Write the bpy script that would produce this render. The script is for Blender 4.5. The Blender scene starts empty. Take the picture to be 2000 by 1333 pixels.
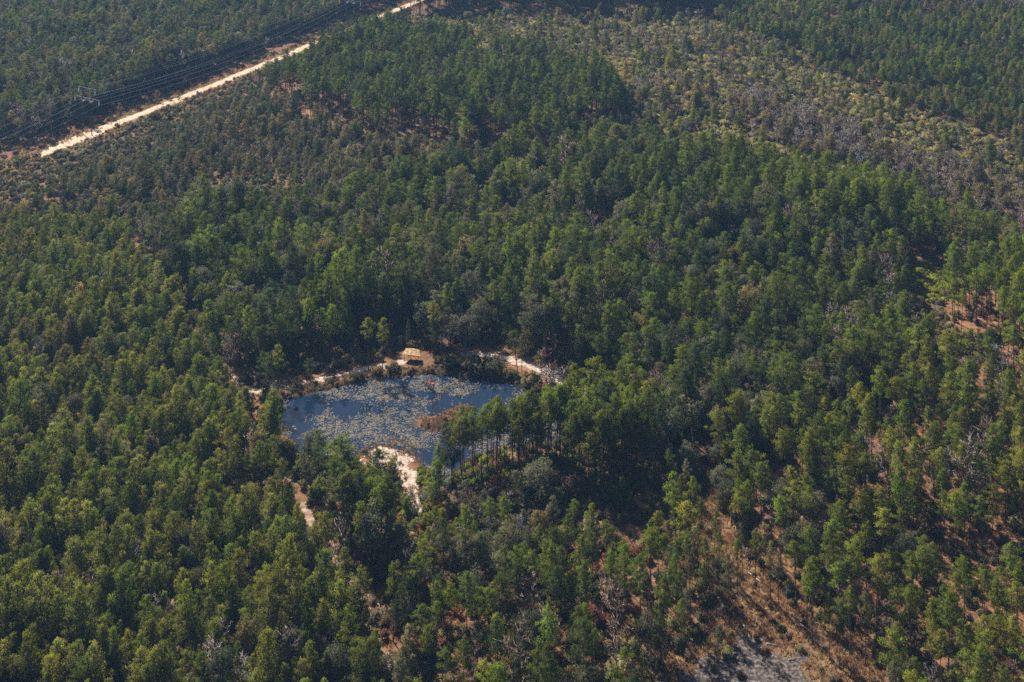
import bpy, math, random
import numpy as np
from mathutils import Vector, Matrix

R_ = math.radians
random.seed(11)
rng = np.random.default_rng(11)
scene = bpy.context.scene
C = scene.collection

# ------------------------------------------------------------------ camera, sky, sun, exposure
H = 197.0            # flying height in metres
F = 2422.0           # focal length measured in pixels of a 2000-wide frame
HZ = 590.0           # the horizon lies this far above the frame (level camera with a shifted lens)
cam_d = bpy.data.cameras.new('camera')
cam = bpy.data.objects.new('camera', cam_d)
C.objects.link(cam)
cam.location = (0, 0, H)
cam.rotation_euler = (R_(90), 0, 0)
cam_d.sensor_width = 36.0
cam_d.lens = F / 2000.0 * 36.0
cam_d.shift_y = -(666.5 + HZ) / 2000.0
cam_d.clip_start = 1.0
cam_d.clip_end = 12000.0
scene.camera = cam

SUN_EL = R_(41.0)
SUN_AZ = math.atan2(-0.56, 0.83)        # clockwise from +Y: behind and to the left of the view
world = bpy.data.worlds.new('World')
scene.world = world
world.use_nodes = True
nt = world.node_tree
nt.nodes.clear()
sky = nt.nodes.new('ShaderNodeTexSky')
sky.sky_type = 'NISHITA'
sky.sun_disc = False
sky.sun_elevation = SUN_EL
sky.sun_rotation = SUN_AZ
bg = nt.nodes.new('ShaderNodeBackground')
bg.inputs['Strength'].default_value = 0.05
wo = nt.nodes.new('ShaderNodeOutputWorld')
nt.links.new(sky.outputs[0], bg.inputs['Color'])
nt.links.new(bg.outputs[0], wo.inputs['Surface'])

sun_d = bpy.data.lights.new('sun', 'SUN')
sun_d.energy = 5.0
sun_d.angle = R_(0.5)
sun_d.color = (1.0, 0.92, 0.78)
sun = bpy.data.objects.new('sun', sun_d)
C.objects.link(sun)
to_sun = Vector((math.sin(SUN_AZ) * math.cos(SUN_EL), math.cos(SUN_AZ) * math.cos(SUN_EL), math.sin(SUN_EL)))
sun.rotation_euler = to_sun.to_track_quat('Z', 'Y').to_euler()
sun.location = (0, 0, 300)

scene.view_settings.view_transform = 'Standard'
scene.view_settings.look = 'None'
scene.view_settings.gamma = 1.0
scene.view_settings.use_curve_mapping = False
scene.view_settings.exposure = 1.02
scene.render.engine = 'CYCLES'
scene.cycles.use_denoising = False
scene.cycles.denoiser = 'OPENIMAGEDENOISE'
scene.cycles.denoising_input_passes = 'RGB_ALBEDO_NORMAL'
scene.cycles.denoising_prefilter = 'ACCURATE'
scene.cycles.max_bounces = 6
scene.cycles.diffuse_bounces = 1
scene.cycles.glossy_bounces = 2
scene.cycles.transmission_bounces = 2
scene.cycles.volume_bounces = 0
scene.cycles.sample_clamp_indirect = 4.0
scene.cycles.sample_clamp_direct = 6.0

# ------------------------------------------------------------------ map helpers
def G(x, y):
    """ground point seen at survey pixel x, y of the 2000 x 1333 photograph"""
    Y = H * F / (y + HZ)
    return ((x - 1000.0) * Y / F, Y)

def PX(X, Y):
    return 1000.0 + X / Y * F, H * F / Y - HZ

def GP(pts):
    return np.array([G(x, y) for x, y in pts])

def inside(poly, X, Y):
    n = len(poly)
    res = np.zeros(X.shape, bool)
    j = n - 1
    for i in range(n):
        xi, yi = poly[i]; xj, yj = poly[j]
        c = ((yi > Y) != (yj > Y)) & (X < (xj - xi) * (Y - yi) / (yj - yi + 1e-12) + xi)
        res ^= c
        j = i
    return res

def seg_dist(pts, X, Y, closed=False):
    d = np.full(X.shape, 1e9)
    n = len(pts)
    for i in range(n if closed else n - 1):
        ax, ay = pts[i]; bx, by = pts[(i + 1) % n]
        vx, vy = bx - ax, by - ay
        t = np.clip(((X - ax) * vx + (Y - ay) * vy) / (vx * vx + vy * vy + 1e-9), 0, 1)
        d = np.minimum(d, np.hypot(X - ax - t * vx, Y - ay - t * vy))
    return d

def sd_poly(poly, X, Y):
    """signed distance, positive inside"""
    d = seg_dist(poly, X, Y, True)
    return np.where(inside(poly, X, Y), d, -d)

_perm = np.random.default_rng(5).random((256, 256))
def vnoise(X, Y):
    xi = np.floor(X).astype(int); yi = np.floor(Y).astype(int)
    fx = X - xi; fy = Y - yi
    fx = fx * fx * (3 - 2 * fx); fy = fy * fy * (3 - 2 * fy)
    a = _perm[xi % 256, yi % 256]; b = _perm[(xi + 1) % 256, yi % 256]
    c = _perm[xi % 256, (yi + 1) % 256]; d = _perm[(xi + 1) % 256, (yi + 1) % 256]
    return (a * (1 - fx) + b * fx) * (1 - fy) + (c * (1 - fx) + d * fx) * fy

def fbm(X, Y, s, o=3):
    v = 0; a = 0.5; t = 0
    for k in range(o):
        v = v + a * vnoise(X / s + 17.3 * k, Y / s + 9.1 * k); t += a
        a *= 0.5; s *= 0.5
    return v / t          # 0..1

# ------------------------------------------------------------------ map of the place
POND = GP([(544, 778), (610, 762), (690, 742), (760, 733), (850, 726), (940, 730), (1015, 748), (1052, 780), (1092, 812), (1114, 850),
           (1100, 860), (1050, 866), (1000, 873), (950, 884), (908, 900), (876, 932), (850, 946), (836, 925), (818, 895), (785, 872),
           (745, 866), (708, 880), (690, 903), (640, 902), (588, 892), (552, 866), (536, 822)])
ISLE = GP([(812, 826), (824, 812), (848, 807), (868, 801), (892, 792), (922, 793), (916, 803), (896, 810), (884, 820), (866, 833), (842, 840), (822, 836)])
SPIT = GP([(696, 912), (716, 888), (742, 870), (772, 868), (792, 878), (808, 905), (820, 928), (824, 950), (827, 980), (829, 1002), (807, 1004), (796, 965), (782, 942), (764, 926), (735, 918)])
TRACK = GP([(235, 440), (290, 520), (345, 605), (400, 672), (460, 740), (500, 805), (545, 890), (585, 975), (625, 1060), (685, 1140), (705, 1190), (735, 1260), (770, 1345)])
PATHL = GP([(478, 772), (520, 752), (565, 758), (600, 748), (650, 735), (700, 724), (740, 716), (785, 708)])
PATHR = GP([(905, 692), (955, 694), (1000, 701), (1040, 713), (1075, 731), (1120, 757), (1155, 785)])
LAWN = GP([(545, 742), (590, 735), (600, 750), (590, 762), (556, 768)])
CLEAR = GP([(1290, 935), (1330, 925), (1400, 985), (1425, 1060), (1475, 1105), (1530, 1160), (1570, 1215), (1640, 1230), (1720, 1260), (1760, 1490), (1230, 1490), (1310, 1280), (1400, 1225), (1385, 1130), (1350, 1060), (1300, 1000)])
WHITE = GP([(1440, 1190), (1470, 1195), (1515, 1235), (1540, 1262), (1580, 1300), (1600, 1420), (1270, 1420), (1310, 1300), (1390, 1258), (1430, 1230)])
YELLOW = GP([(1788, 522), (1828, 518), (1846, 556), (1836, 590), (1800, 585), (1784, 555)])
OPENR = GP([(1838, 590), (1880, 566), (2000, 560), (2110, 600), (2110, 780), (2000, 752), (1968, 700), (1862, 645)])
BLOCK = GP([(528, 190), (560, 146), (640, 112), (720, 88), (860, 100), (1000, 125), (1130, 155), (1215, 220), (1200, 268), (1110, 300), (1050, 325), (1000, 316), (850, 288), (700, 262), (600, 222)])
BFRONT = GP([(540, 178), (600, 208), (700, 250), (850, 278), (1000, 306), (1100, 300), (1120, 325), (1065, 352), (1000, 340), (860, 312), (720, 288), (610, 236), (545, 205)])
SMALLG = GP([(985, 300), (1040, 305), (1060, 330), (1010, 335)])
SCRUB = GP([(835, 36), (1380, 40), (1480, 70), (1600, 130), (1750, 210), (1950, 275), (2300, 320), (2300, 560), (1900, 450), (1700, 388), (1500, 345), (1300, 305), (1230, 215), (1150, 150), (1010, 118), (860, 92)])
BELT = GP([(1450, 205), (1560, 262), (1640, 300), (1760, 345), (1880, 392), (2100, 480)])
PLANT = GP([(1380, 40), (1400, -40), (2300, -40), (2300, 330), (1950, 280), (1750, 215), (1600, 135), (1480, 75)])
TOPD = GP([(800, 33), (820, -90), (1430, -90), (1430, 33)])
def offset_band(line, w):
    d = np.gradient(line, axis=0); d /= np.linalg.norm(d, axis=1, keepdims=True); n_ = np.stack([-d[:, 1], d[:, 0]], 1) * w
    return np.concatenate([line + n_, (line - n_)[::-1]])
BAND = offset_band(BELT, 19.0)
RGAP = GP([(1770, 588), (1850, 588), (1868, 650), (1975, 705), (2040, 800), (1990, 812), (1850, 735), (1775, 680), (1752, 610)])
TOPR = GP([(1640, 30), (1640, -90), (2300, -90), (2300, 40), (1900, 36)])
SMALLS = GP([(1196, 1276), (1216, 1282), (1236, 1308), (1224, 1314), (1206, 1296)])
PARCEL = GP([(257, 477), (1246, 297), (1950, 686), (703, 1136)])
LEFT = GP([(-600, 430), (235, 440), (345, 605), (460, 740), (545, 890), (625, 1060), (705, 1190), (790, 1500), (-600, 1500)])
SHORE = GP([(885, 925), (950, 905), (1050, 890), (1100, 880), (1125, 850), (1270, 870), (1280, 965), (1200, 985), (1130, 968), (1060, 940), (980, 945), (900, 965)])
POOLEND = GP([(528, 790), (545, 862), (592, 902), (604, 965), (580, 960), (545, 905), (512, 830)])
LOWV = GP([(1120, 985), (1290, 945), (1335, 1000), (1315, 1052), (1160, 1085), (1100, 1045)])
GROVE = GP([(655, 1020), (700, 1005), (750, 1015), (768, 1040), (765, 1085), (735, 1125), (690, 1105), (660, 1060)])
FOOT = GP([(640, 900), (700, 905), (800, 960), (800, 1020), (885, 975), (905, 1075), (830, 1112), (770, 1130), (766, 1030), (700, 1000), (655, 1010), (668, 950)])
FARSH = GP([(490, 752), (550, 720), (640, 694), (760, 668), (900, 664), (1000, 678), (1115, 722), (1185, 790), (1180, 850), (1125, 835), (1085, 800), (1000, 760), (850, 735), (600, 770)])
BANKL = GP([(580, 900), (640, 905), (668, 950), (650, 1000), (610, 985)])
THICK = GP([(880, 960), (980, 955), (1130, 985), (1120, 1035), (950, 1085), (870, 1060)])
RLOW = GP([(1240, 975), (1960, 700), (2250, 640), (2600, 1500), (1000, 1500), (1230, 1200)])
BMID = GP([(705, 1140), (1240, 975), (1330, 1100), (1330, 1500), (760, 1500)])
RPAR = GP([(1246, 315), (1400, 318), (1650, 375), (1900, 448), (2300, 560), (2300, 680), (1960, 690)])

T1 = np.array(G(170, 262)); T2 = np.array(G(684, 55))
LD = (T2 - T1) / np.linalg.norm(T2 - T1)         # direction of the power line
LN = np.array([-LD[1], LD[0]])                    # to its left
def line_off(X, Y):
    return (X - T1[0]) * LN[0] + (Y - T1[1]) * LN[1]
def line_along(X, Y):
    return (X - T1[0]) * LD[0] + (Y - T1[1]) * LD[1]
ROAD_OFF = -2.0

def terrain(X, Y):
    X = np.asarray(X, float); Y = np.asarray(Y, float)
    z = (fbm(X, Y, 90.0, 2) - 0.5) * 0.8
    near = (np.abs(X) < 110) & (Y > 290) & (Y < 400)
    if near.any():
        d = np.full(X.shape, -50.0)
        d[near] = sd_poly(POND, X[near], Y[near]) + (fbm(X[near], Y[near], 7.0, 3) - .5) * 4.5
        di = np.full(X.shape, -50.0)
        di[near] = sd_poly(ISLE, X[near], Y[near]) + (fbm(X[near] + 37, Y[near] + 11, 3.0, 2) - .5) * 3.5
        bowl = -np.clip(d + 1.2, 0, 6) * 0.32
        k = np.clip((d + 9) / 8, 0, 1)
        z = z * (1 - k) + bowl
        z = np.where(di > -2.0, np.maximum(z, np.clip(di, -2, 1.2) * 0.3 - 0.42), z)
    return z
WATER_Z = -0.52

# ------------------------------------------------------------------ materials
def new_mat(name):
    m = bpy.data.materials.new(name)
    m.use_nodes = True
    n = m.node_tree
    p = n.nodes['Principled BSDF']
    p.inputs['Roughness'].default_value = 0.85
    p.inputs['Specular IOR Level'].default_value = 0.15
    return m, n, p

def nd(n, t, **k):
    x = n.nodes.new(t)
    for a, b in k.items():
        setattr(x, a, b)
    return x

def foliage_mat(name, trans=0.38):
    """colour = the plant's own tint (instance attribute) times the per-leaf variation"""
    m, n, p = new_mat(name)
    at = nd(n, 'ShaderNodeAttribute', attribute_type='INSTANCER', attribute_name='tint')
    sh = nd(n, 'ShaderNodeAttribute', attribute_type='GEOMETRY', attribute_name='shade')
    mul = nd(n, 'ShaderNodeVectorMath', operation='MULTIPLY')
    n.links.new(at.outputs['Color'], mul.inputs[0])
    n.links.new(sh.outputs['Color'], mul.inputs[1])
    n.links.new(mul.outputs[0], p.inputs['Base Color'])
    p.inputs['Roughness'].default_value = 0.7
    p.inputs['Specular IOR Level'].default_value = 0.06
    tr = nd(n, 'ShaderNodeBsdfTranslucent')
    m2 = nd(n, 'ShaderNodeVectorMath', operation='MULTIPLY'); m2.inputs[1].default_value = (1.35, 1.35, .8)
    n.links.new(mul.outputs[0], m2.inputs[0]); n.links.new(m2.outputs[0], tr.inputs['Color'])
    mix = nd(n, 'ShaderNodeMixShader')
    mix.inputs[0].default_value = trans
    out = n.nodes['Material Output']
    n.links.new(p.outputs[0], mix.inputs[1]); n.links.new(tr.outputs[0], mix.inputs[2])
    n.links.new(mix.outputs[0], out.inputs['Surface'])
    return m

def noisy_mat(name, cols, scale=3.0, rough=0.9, detail=6, bump=0.0):
    m, n, p = new_mat(name)
    tc = nd(n, 'ShaderNodeNewGeometry')
    no = nd(n, 'ShaderNodeTexNoise')
    no.inputs['Scale'].default_value = scale; no.inputs['Detail'].default_value = detail
    n.links.new(tc.outputs['Position'], no.inputs['Vector'])
    cr = nd(n, 'ShaderNodeValToRGB')
    e = cr.color_ramp.elements
    e[0].position = 0.32; e[0].color = (*cols[0], 1)
    e[1].position = 0.68; e[1].color = (*cols[-1], 1)
    for i, c in enumerate(cols[1:-1]):
        k = e.new(0.32 + 0.36 * (i + 1) / (len(cols) - 1)); k.color = (*c, 1)
    n.links.new(no.outputs['Fac'], cr.inputs[0])
    n.links.new(cr.outputs[0], p.inputs['Base Color'])
    p.inputs['Roughness'].default_value = rough
    if bump:
        b = nd(n, 'ShaderNodeBump'); b.inputs['Strength'].default_value = bump; b.inputs['Distance'].default_value = 0.2
        n.links.new(no.outputs['Fac'], b.inputs['Height']); n.links.new(b.outputs[0], p.inputs['Normal'])
    return m

M_LEAF = foliage_mat('foliage')
M_TWIG = foliage_mat('bare_twigs', 0.0)
M_GRASS = foliage_mat('dry_grass', 0.3)
M_BARK = noisy_mat('pine_bark', [(0.05, 0.032, 0.026), (0.11, 0.066, 0.048), (0.17, 0.105, 0.075)], 5.0)
M_GREYBARK = noisy_mat('grey_bark', [(0.12, 0.1, 0.09), (0.22, 0.19, 0.17)], 5.0)
M_SAND = noisy_mat('white_sand', [(0.22, 0.16, 0.125), (0.4, 0.32, 0.265), (0.54, 0.46, 0.4)], 1.1, bump=0.6)
M_ROAD = noisy_mat('road_sand', [(0.34, 0.24, 0.15), (0.52, 0.39, 0.27), (0.62, 0.5, 0.38)], 0.5, bump=0.4)
M_TRACK = noisy_mat('track_dirt', [(0.16, 0.1, 0.065), (0.27, 0.18, 0.125), (0.42, 0.33, 0.26)], 0.5, bump=0.5)
M_PALE = noisy_mat('mottled_pale_sand', [(0.03, 0.023, 0.02), (0.08, 0.064, 0.056), (0.22, 0.185, 0.17)], 1.5, bump=1.0)  # dark mottling paints debris and shadows into the pale sand
M_STEEL = noisy_mat('weathered_steel', [(0.05, 0.045, 0.045), (0.09, 0.08, 0.08)], 2.0, 0.6)
M_PORC = noisy_mat('white_insulator', [(0.8, 0.8, 0.8), (0.85, 0.85, 0.85)], 2.0, 0.3)
M_WIRE = noisy_mat('aluminium_wire', [(0.55, 0.57, 0.62), (0.65, 0.67, 0.7)], 1.0, 0.5)
M_LOG = noisy_mat('bleached_wood', [(0.3, 0.25, 0.21), (0.5, 0.44, 0.38)], 4.0)
M_RED = noisy_mat('red_plastic', [(0.55, 0.02, 0.04), (0.62, 0.035, 0.06)], 2.0, 0.4)
M_ROOF = noisy_mat('tan_roof_sheet', [(0.13, 0.07, 0.035), (0.36, 0.23, 0.12), (0.5, 0.37, 0.22)], 2.2)
M_CREAM = noisy_mat('cream_trim', [(0.62, 0.5, 0.32), (0.7, 0.58, 0.38)], 2.0)
M_POST = noisy_mat('dark_timber', [(0.05, 0.035, 0.025), (0.1, 0.07, 0.05)], 5.0)

def water_mat():
    m, n, p = new_mat('pond_water')
    p.inputs['Base Color'].default_value = (0.006, 0.017, 0.042, 1)  # dark water; some of the sky's blue reflection is put into this colour
    p.inputs['Roughness'].default_value = 0.02
    p.inputs['Specular IOR Level'].default_value = 0.5
    p.inputs['IOR'].default_value = 1.33
    g = nd(n, 'ShaderNodeNewGeometry'); no = nd(n, 'ShaderNodeTexNoise')
    no.inputs['Scale'].default_value = 1.5; no.inputs['Detail'].default_value = 3
    b = nd(n, 'ShaderNodeBump'); b.inputs['Strength'].default_value = 0.02; b.inputs['Distance'].default_value = 0.15
    n.links.new(g.outputs['Position'], no.inputs['Vector'])
    n.links.new(no.outputs['Fac'], b.inputs['Height']); n.links.new(b.outputs[0], p.inputs['Normal'])
    return m
M_WATER = water_mat()

def ground_mat():
    m, n, p = new_mat('ground_litter')
    at = nd(n, 'ShaderNodeAttribute', attribute_type='GEOMETRY', attribute_name='cover')
    g = nd(n, 'ShaderNodeNewGeometry')
    no = nd(n, 'ShaderNodeTexNoise'); no.inputs['Scale'].default_value = 0.55; no.inputs['Detail'].default_value = 8; no.inputs['Roughness'].default_value = 0.7
    n.links.new(g.outputs['Position'], no.inputs['Vector'])
    cr = nd(n, 'ShaderNodeValToRGB')
    cr.color_ramp.elements[0].position = 0.3; cr.color_ramp.elements[0].color = (0.35, 0.37, 0.36, 1)
    cr.color_ramp.elements[1].position = 0.7; cr.color_ramp.elements[1].color = (1.5, 1.45, 1.4, 1)
    n.links.new(no.outputs['Fac'], cr.inputs[0])
    mul = nd(n, 'ShaderNodeVectorMath', operation='MULTIPLY')
    n.links.new(at.outputs['Color'], mul.inputs[0]); n.links.new(cr.outputs[0], mul.inputs[1])
    n.links.new(mul.outputs[0], p.inputs['Base Color'])
    b = nd(n, 'ShaderNodeBump'); b.inputs['Strength'].default_value = 0.7; b.inputs['Distance'].default_value = 0.35
    n.links.new(no.outputs['Fac'], b.inputs['Height']); n.links.new(b.outputs[0], p.inputs['Normal'])
    return m
M_GROUND = ground_mat()

# ------------------------------------------------------------------ mesh helpers
def mesh_np(name, V, Fc, mats, normals=None, shade=None, mat_idx=None, smooth=False):
    me = bpy.data.meshes.new(name)
    me.from_pydata(np.asarray(V, float).tolist(), [], Fc.tolist() if isinstance(Fc, np.ndarray) else Fc)
    for m in mats:
        me.materials.append(m)
    if mat_idx is not None:
        me.polygons.foreach_set('material_index', np.asarray(mat_idx, np.int32))
    if shade is not None:
        a = me.attributes.new('shade', 'FLOAT_COLOR', 'POINT')
        s = np.ones((len(V), 4), np.float32); s[:, :3] = shade
        a.data.foreach_set('color', s.ravel())
    if normals is not None:
        me.shade_smooth()
        me.normals_split_custom_set_from_vertices(np.asarray(normals, float).tolist())
    elif smooth:
        me.shade_smooth()
    me.update()
    return me

def link(name, me, parent=None, **props):
    o = bpy.data.objects.new(name, me)
    C.objects.link(o)
    if parent is not None:
        o.parent = parent
    for k, v in props.items():
        o[k] = v
    return o

def empty(name, loc, rz=0.0, **props):
    o = bpy.data.objects.new(name, None)
    C.objects.link(o)
    o.empty_display_size = 0.5
    o.location = loc
    o.rotation_euler = (0, 0, rz)
    for k, v in props.items():
        o[k] = v
    return o

class MB:
    def __init__(self):
        self.v = []; self.f = []
    def tube(self, a, b, ra, rb, n=6, caps=True):
        a = Vector(a); b = Vector(b)
        q = (b - a).to_track_quat('Z', 'Y').to_matrix()
        s = len(self.v)
        for (c, r) in ((a, ra), (b, rb)):
            for k in range(n):
                t = 2 * math.pi * k / n
                self.v.append(tuple(c + q @ Vector((r * math.cos(t), r * math.sin(t), 0))))
        for k in range(n):
            k2 = (k + 1) % n
            self.f.append((s + k, s + k2, s + n + k2, s + n + k))
        if caps:
            self.f.append(tuple(s + k for k in reversed(range(n))))
            self.f.append(tuple(s + n + k for k in range(n)))
        return self
    def path(self, pts, rs, n=5):
        for i in range(len(pts) - 1):
            self.tube(pts[i], pts[i + 1], rs[i], rs[i + 1], n, i in (0, len(pts) - 2))
        return self
    def box(self, c, s, rot=None):
        k = len(self.v)
        for dx in (-.5, .5):
            for dy in (-.5, .5):
                for dz in (-.5, .5):
                    p = Vector((dx * s[0], dy * s[1], dz * s[2]))
                    if rot is not None:
                        p = rot @ p
                    self.v.append(tuple(Vector(c) + p))
        for q in ((0, 1, 3, 2), (4, 6, 7, 5), (0, 4, 5, 1), (2, 3, 7, 6), (0, 2, 6, 4), (1, 5, 7, 3)):
            self.f.append(tuple(k + i for i in q))
        return self
    def mesh(self, name, mat, smooth=False):
        return mesh_np(name, np.array(self.v), self.f, [mat], smooth=smooth)

# ------------------------------------------------------------------ ground
def axis(lo, hi, flo, fhi, fine, mid_lo, mid_hi, mid):
    a = [lo, lo * 0.6 + mid_lo * 0.4, mid_lo * 0.8 + lo * 0.2] if lo < mid_lo else []
    a += list(np.arange(mid_lo, flo, mid)) + list(np.arange(flo, fhi, fine)) + list(np.arange(fhi, mid_hi + 0.1, mid))
    a += [mid_hi * 0.8 + hi * 0.2, mid_hi * 0.4 + hi * 0.6, hi]
    return np.array(a)
gx = axis(-4000, 4000, -110, 110, 1.0, -430, 430, 3.0)
gy = axis(-4000, 4000, 235, 420, 1.0, 200, 960, 3.0)
GX, GY = np.meshgrid(gx, gy)
GZ = terrain(GX.ravel(), GY.ravel())
gxf, gyf = GX.ravel(), GY.ravel()
nX, nY = len(gx), len(gy)
idx = np.arange(nX * nY).reshape(nY, nX)
GF = np.stack([idx[:-1, :-1], idx[:-1, 1:], idx[1:, 1:], idx[1:, :-1]], -1).reshape(-1, 4)
STRAW = np.array([0.21, 0.105, 0.055]); LITTER = np.array([0.085, 0.062, 0.038]); TAN = np.array([0.22, 0.125, 0.068])
RUST = np.array([0.2, 0.09, 0.055]); OLIVE = np.array([0.12, 0.1, 0.045]); MUD = np.array([0.05, 0.035, 0.025])
def cover(X, Y):
    n1 = fbm(X, Y, 28, 3)[:, None]
    c = LITTER * (1 - n1) + STRAW * n1 * 0.9
    def put(mask, col, k=1.0):
        nonlocal c
        m = (np.clip(mask, 0, 1) * k)[:, None]
        c = c * (1 - m) + col * m
    put(sd_poly(RLOW, X, Y) / 8 + 0.5, STRAW * 1.05, 0.75)
    put(sd_poly(BMID, X, Y) / 8 + 0.5, STRAW * 0.9, 0.6)
    put(sd_poly(OPENR, X, Y) / 4 + 0.5, STRAW * 1.15)
    put(sd_poly(BFRONT, X, Y) / 4 + 0.5, STRAW * 1.25)
    put(sd_poly(SHORE, X, Y) / 3 + 0.5, STRAW * 1.0)
    put(sd_poly(LOWV, X, Y) / 3 + 0.5, STRAW * 1.0)
    put(sd_poly(SCRUB, X, Y) / 12 + 0.5, OLIVE * 1.2)
    put(sd_poly(SMALLG, X, Y) / 3 + 0.5, np.array([0.2, 0.17, 0.05]))
    put(sd_poly(YELLOW, X, Y) / 3 + 0.5, np.array([0.2, 0.2, 0.03]))
    put(sd_poly(CLEAR, X, Y) / 4 + 0.5, TAN * .8)
    off = line_off(X, Y)
    put((np.clip(1.5 - np.abs(off - 4) / 13, 0, 1)), RUST * .85)
    put((np.clip(2 - np.abs(off - ROAD_OFF) / 5, 0, 1)), TAN)
    put(1.7 - seg_dist(TRACK, X, Y) / 3, STRAW * 0.9)
    put(2.0 - seg_dist(PATHL, X, Y) / 3, STRAW * 1.1)
    put(2.0 - seg_dist(PATHR, X, Y) / 4, STRAW * 1.1)
    put(sd_poly(LAWN, X, Y) / 2 + 0.7, TAN * 1.2)
    put(1.8 - np.abs(sd_poly(SPIT, X, Y)) / 3, RUST * 1.1)
    dp = sd_poly(POND, X, Y)
    put(np.clip(dp / 1.5 + 1.2, 0, 1), MUD)
    put(sd_poly(ISLE, X, Y) / 1.5 + 0.6, RUST * 0.9)
    return np.clip(c, 0.01, 0.7)
gcol = cover(gxf, gyf)
gme = mesh_np('ground', np.stack([gxf, gyf, GZ], 1), GF, [M_GROUND], smooth=True)
ca = gme.attributes.new('cover', 'FLOAT_COLOR', 'POINT')
cc = np.ones((len(gxf), 4), np.float32); cc[:, :3] = gcol
ca.data.foreach_set('color', cc.ravel())
link('ground', gme, kind='structure', label='brown forest floor of pine straw and leaf litter')

# pond
pw = []
cx, cy = POND.mean(0)
for i in range(len(POND)):
    x, y = POND[i]
    k = math.hypot(x - cx, y - cy)
    pw.append((x + (x - cx) / k * 2.5, y + (y - cy) / k * 2.5, WATER_Z))
link('pond', mesh_np('pond', np.array(pw), [tuple(range(len(pw)))][::-1], [M_WATER]), kind='structure',
     label='dark blue pond covered with floating lily pads')

def patch(name, mask_fn, bounds, res, mat, dz, **props):
    """a thin sheet of ground cover with ragged edges, following the terrain"""
    x0, x1, y0, y1 = bounds
    xs = np.arange(x0, x1, res); ys = np.arange(y0, y1, res)
    X, Y = np.meshgrid(xs, ys)
    jx = (rng.random(X.shape) - .5) * res * .7; jy = (rng.random(X.shape) - .5) * res * .7
    VX, VY = X + jx, Y + jy
    keep = mask_fn((X[:-1, :-1] + res / 2).ravel(), (Y[:-1, :-1] + res / 2).ravel()).reshape(X.shape[0] - 1, X.shape[1] - 1)
    ii = np.arange(X.size).reshape(X.shape)
    q = np.stack([ii[:-1, :-1], ii[:-1, 1:], ii[1:, 1:], ii[1:, :-1]], -1)[keep]
    used, inv = np.unique(q.ravel(), return_inverse=True)
    vx, vy = VX.ravel()[used], VY.ravel()[used]
    V = np.stack([vx, vy, terrain(vx, vy) + dz], 1)
    return link(name, mesh_np(name, V, inv.reshape(-1, 4), [mat]), **props)

def bnd(p, m=4):
    return (p[:, 0].min() - m, p[:, 0].max() + m, p[:, 1].min() - m, p[:, 1].max() + m)

patch('sand_bank', lambda X, Y: sd_poly(SPIT, X, Y) + (fbm(X, Y, 2.2, 3) - 0.53) * 10 > 0, bnd(SPIT), 0.35, M_SAND, 0.05,
      kind='structure', label='bright white sand bank reaching into the pond')
patch('path', lambda X, Y: 1.35 - seg_dist(PATHL, X, Y) + (fbm(X, Y, 4.0, 3) - 0.56) * 4.4 > 0, bnd(PATHL), 0.4, M_SAND, 0.06,
      kind='structure', label='pale sand path along the far shore of the pond')
patch('path', lambda X, Y: 1.7 - seg_dist(PATHR, X, Y) + (fbm(X, Y, 4.0, 3) - 0.52) * 3.0 > 0, bnd(PATHR), 0.4, M_SAND, 0.06,
      kind='structure', label='pale sand path leaving the pond towards the dense pines')
patch('track', lambda X, Y: 1.2 - seg_dist(TRACK, X, Y) + (fbm(X, Y, 7.0, 3) - 0.55) * 9.0 - 9 * ((Y < G(0, 645)[1]) & (Y > G(0, 722)[1])) > 0, bnd(TRACK), 0.5, M_TRACK, 0.05,
      kind='structure', label='narrow dirt track between the young pines and the pond woods')
patch('sandy_clearing', lambda X, Y: sd_poly(WHITE, X, Y) + (fbm(X, Y, 4.0, 4) - 0.5) * 17 > 0, bnd(WHITE), 0.4, M_PALE, 0.05,
      kind='structure', label='pale grey sand in the clearing among the open pines')
patch('sand_patch', lambda X, Y: sd_poly(SMALLS, X, Y) + (fbm(X, Y, 2.0, 3) - 0.5) * 3 > 0, bnd(SMALLS), 0.35, M_SAND, 0.05,
      kind='structure', label='small white sand patch at the bottom edge')
def road_mask(X, Y):
    o = line_off(X, Y); a = line_along(X, Y)
    w = 2.8 + (fbm(X, Y, 9.0, 3) - 0.5) * 2.4 + np.clip(1 - np.abs(a + 6) / 26, 0, 1) * 2.0
    c = ROAD_OFF + (fbm(a * 1.0, a * 0, 60.0, 2) - 0.5) * 3
    return (np.abs(o - c) < w) & (a > -34)
patch('sand_road', road_mask, (-225, -10, 520, 905), 0.6, M_ROAD, 0.06, kind='structure', label='straight pale sand road beside the power line')

# ------------------------------------------------------------------ plants: prototypes
def unit(a):
    return a / (np.linalg.norm(a, axis=-1, keepdims=True) + 1e-9)

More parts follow.
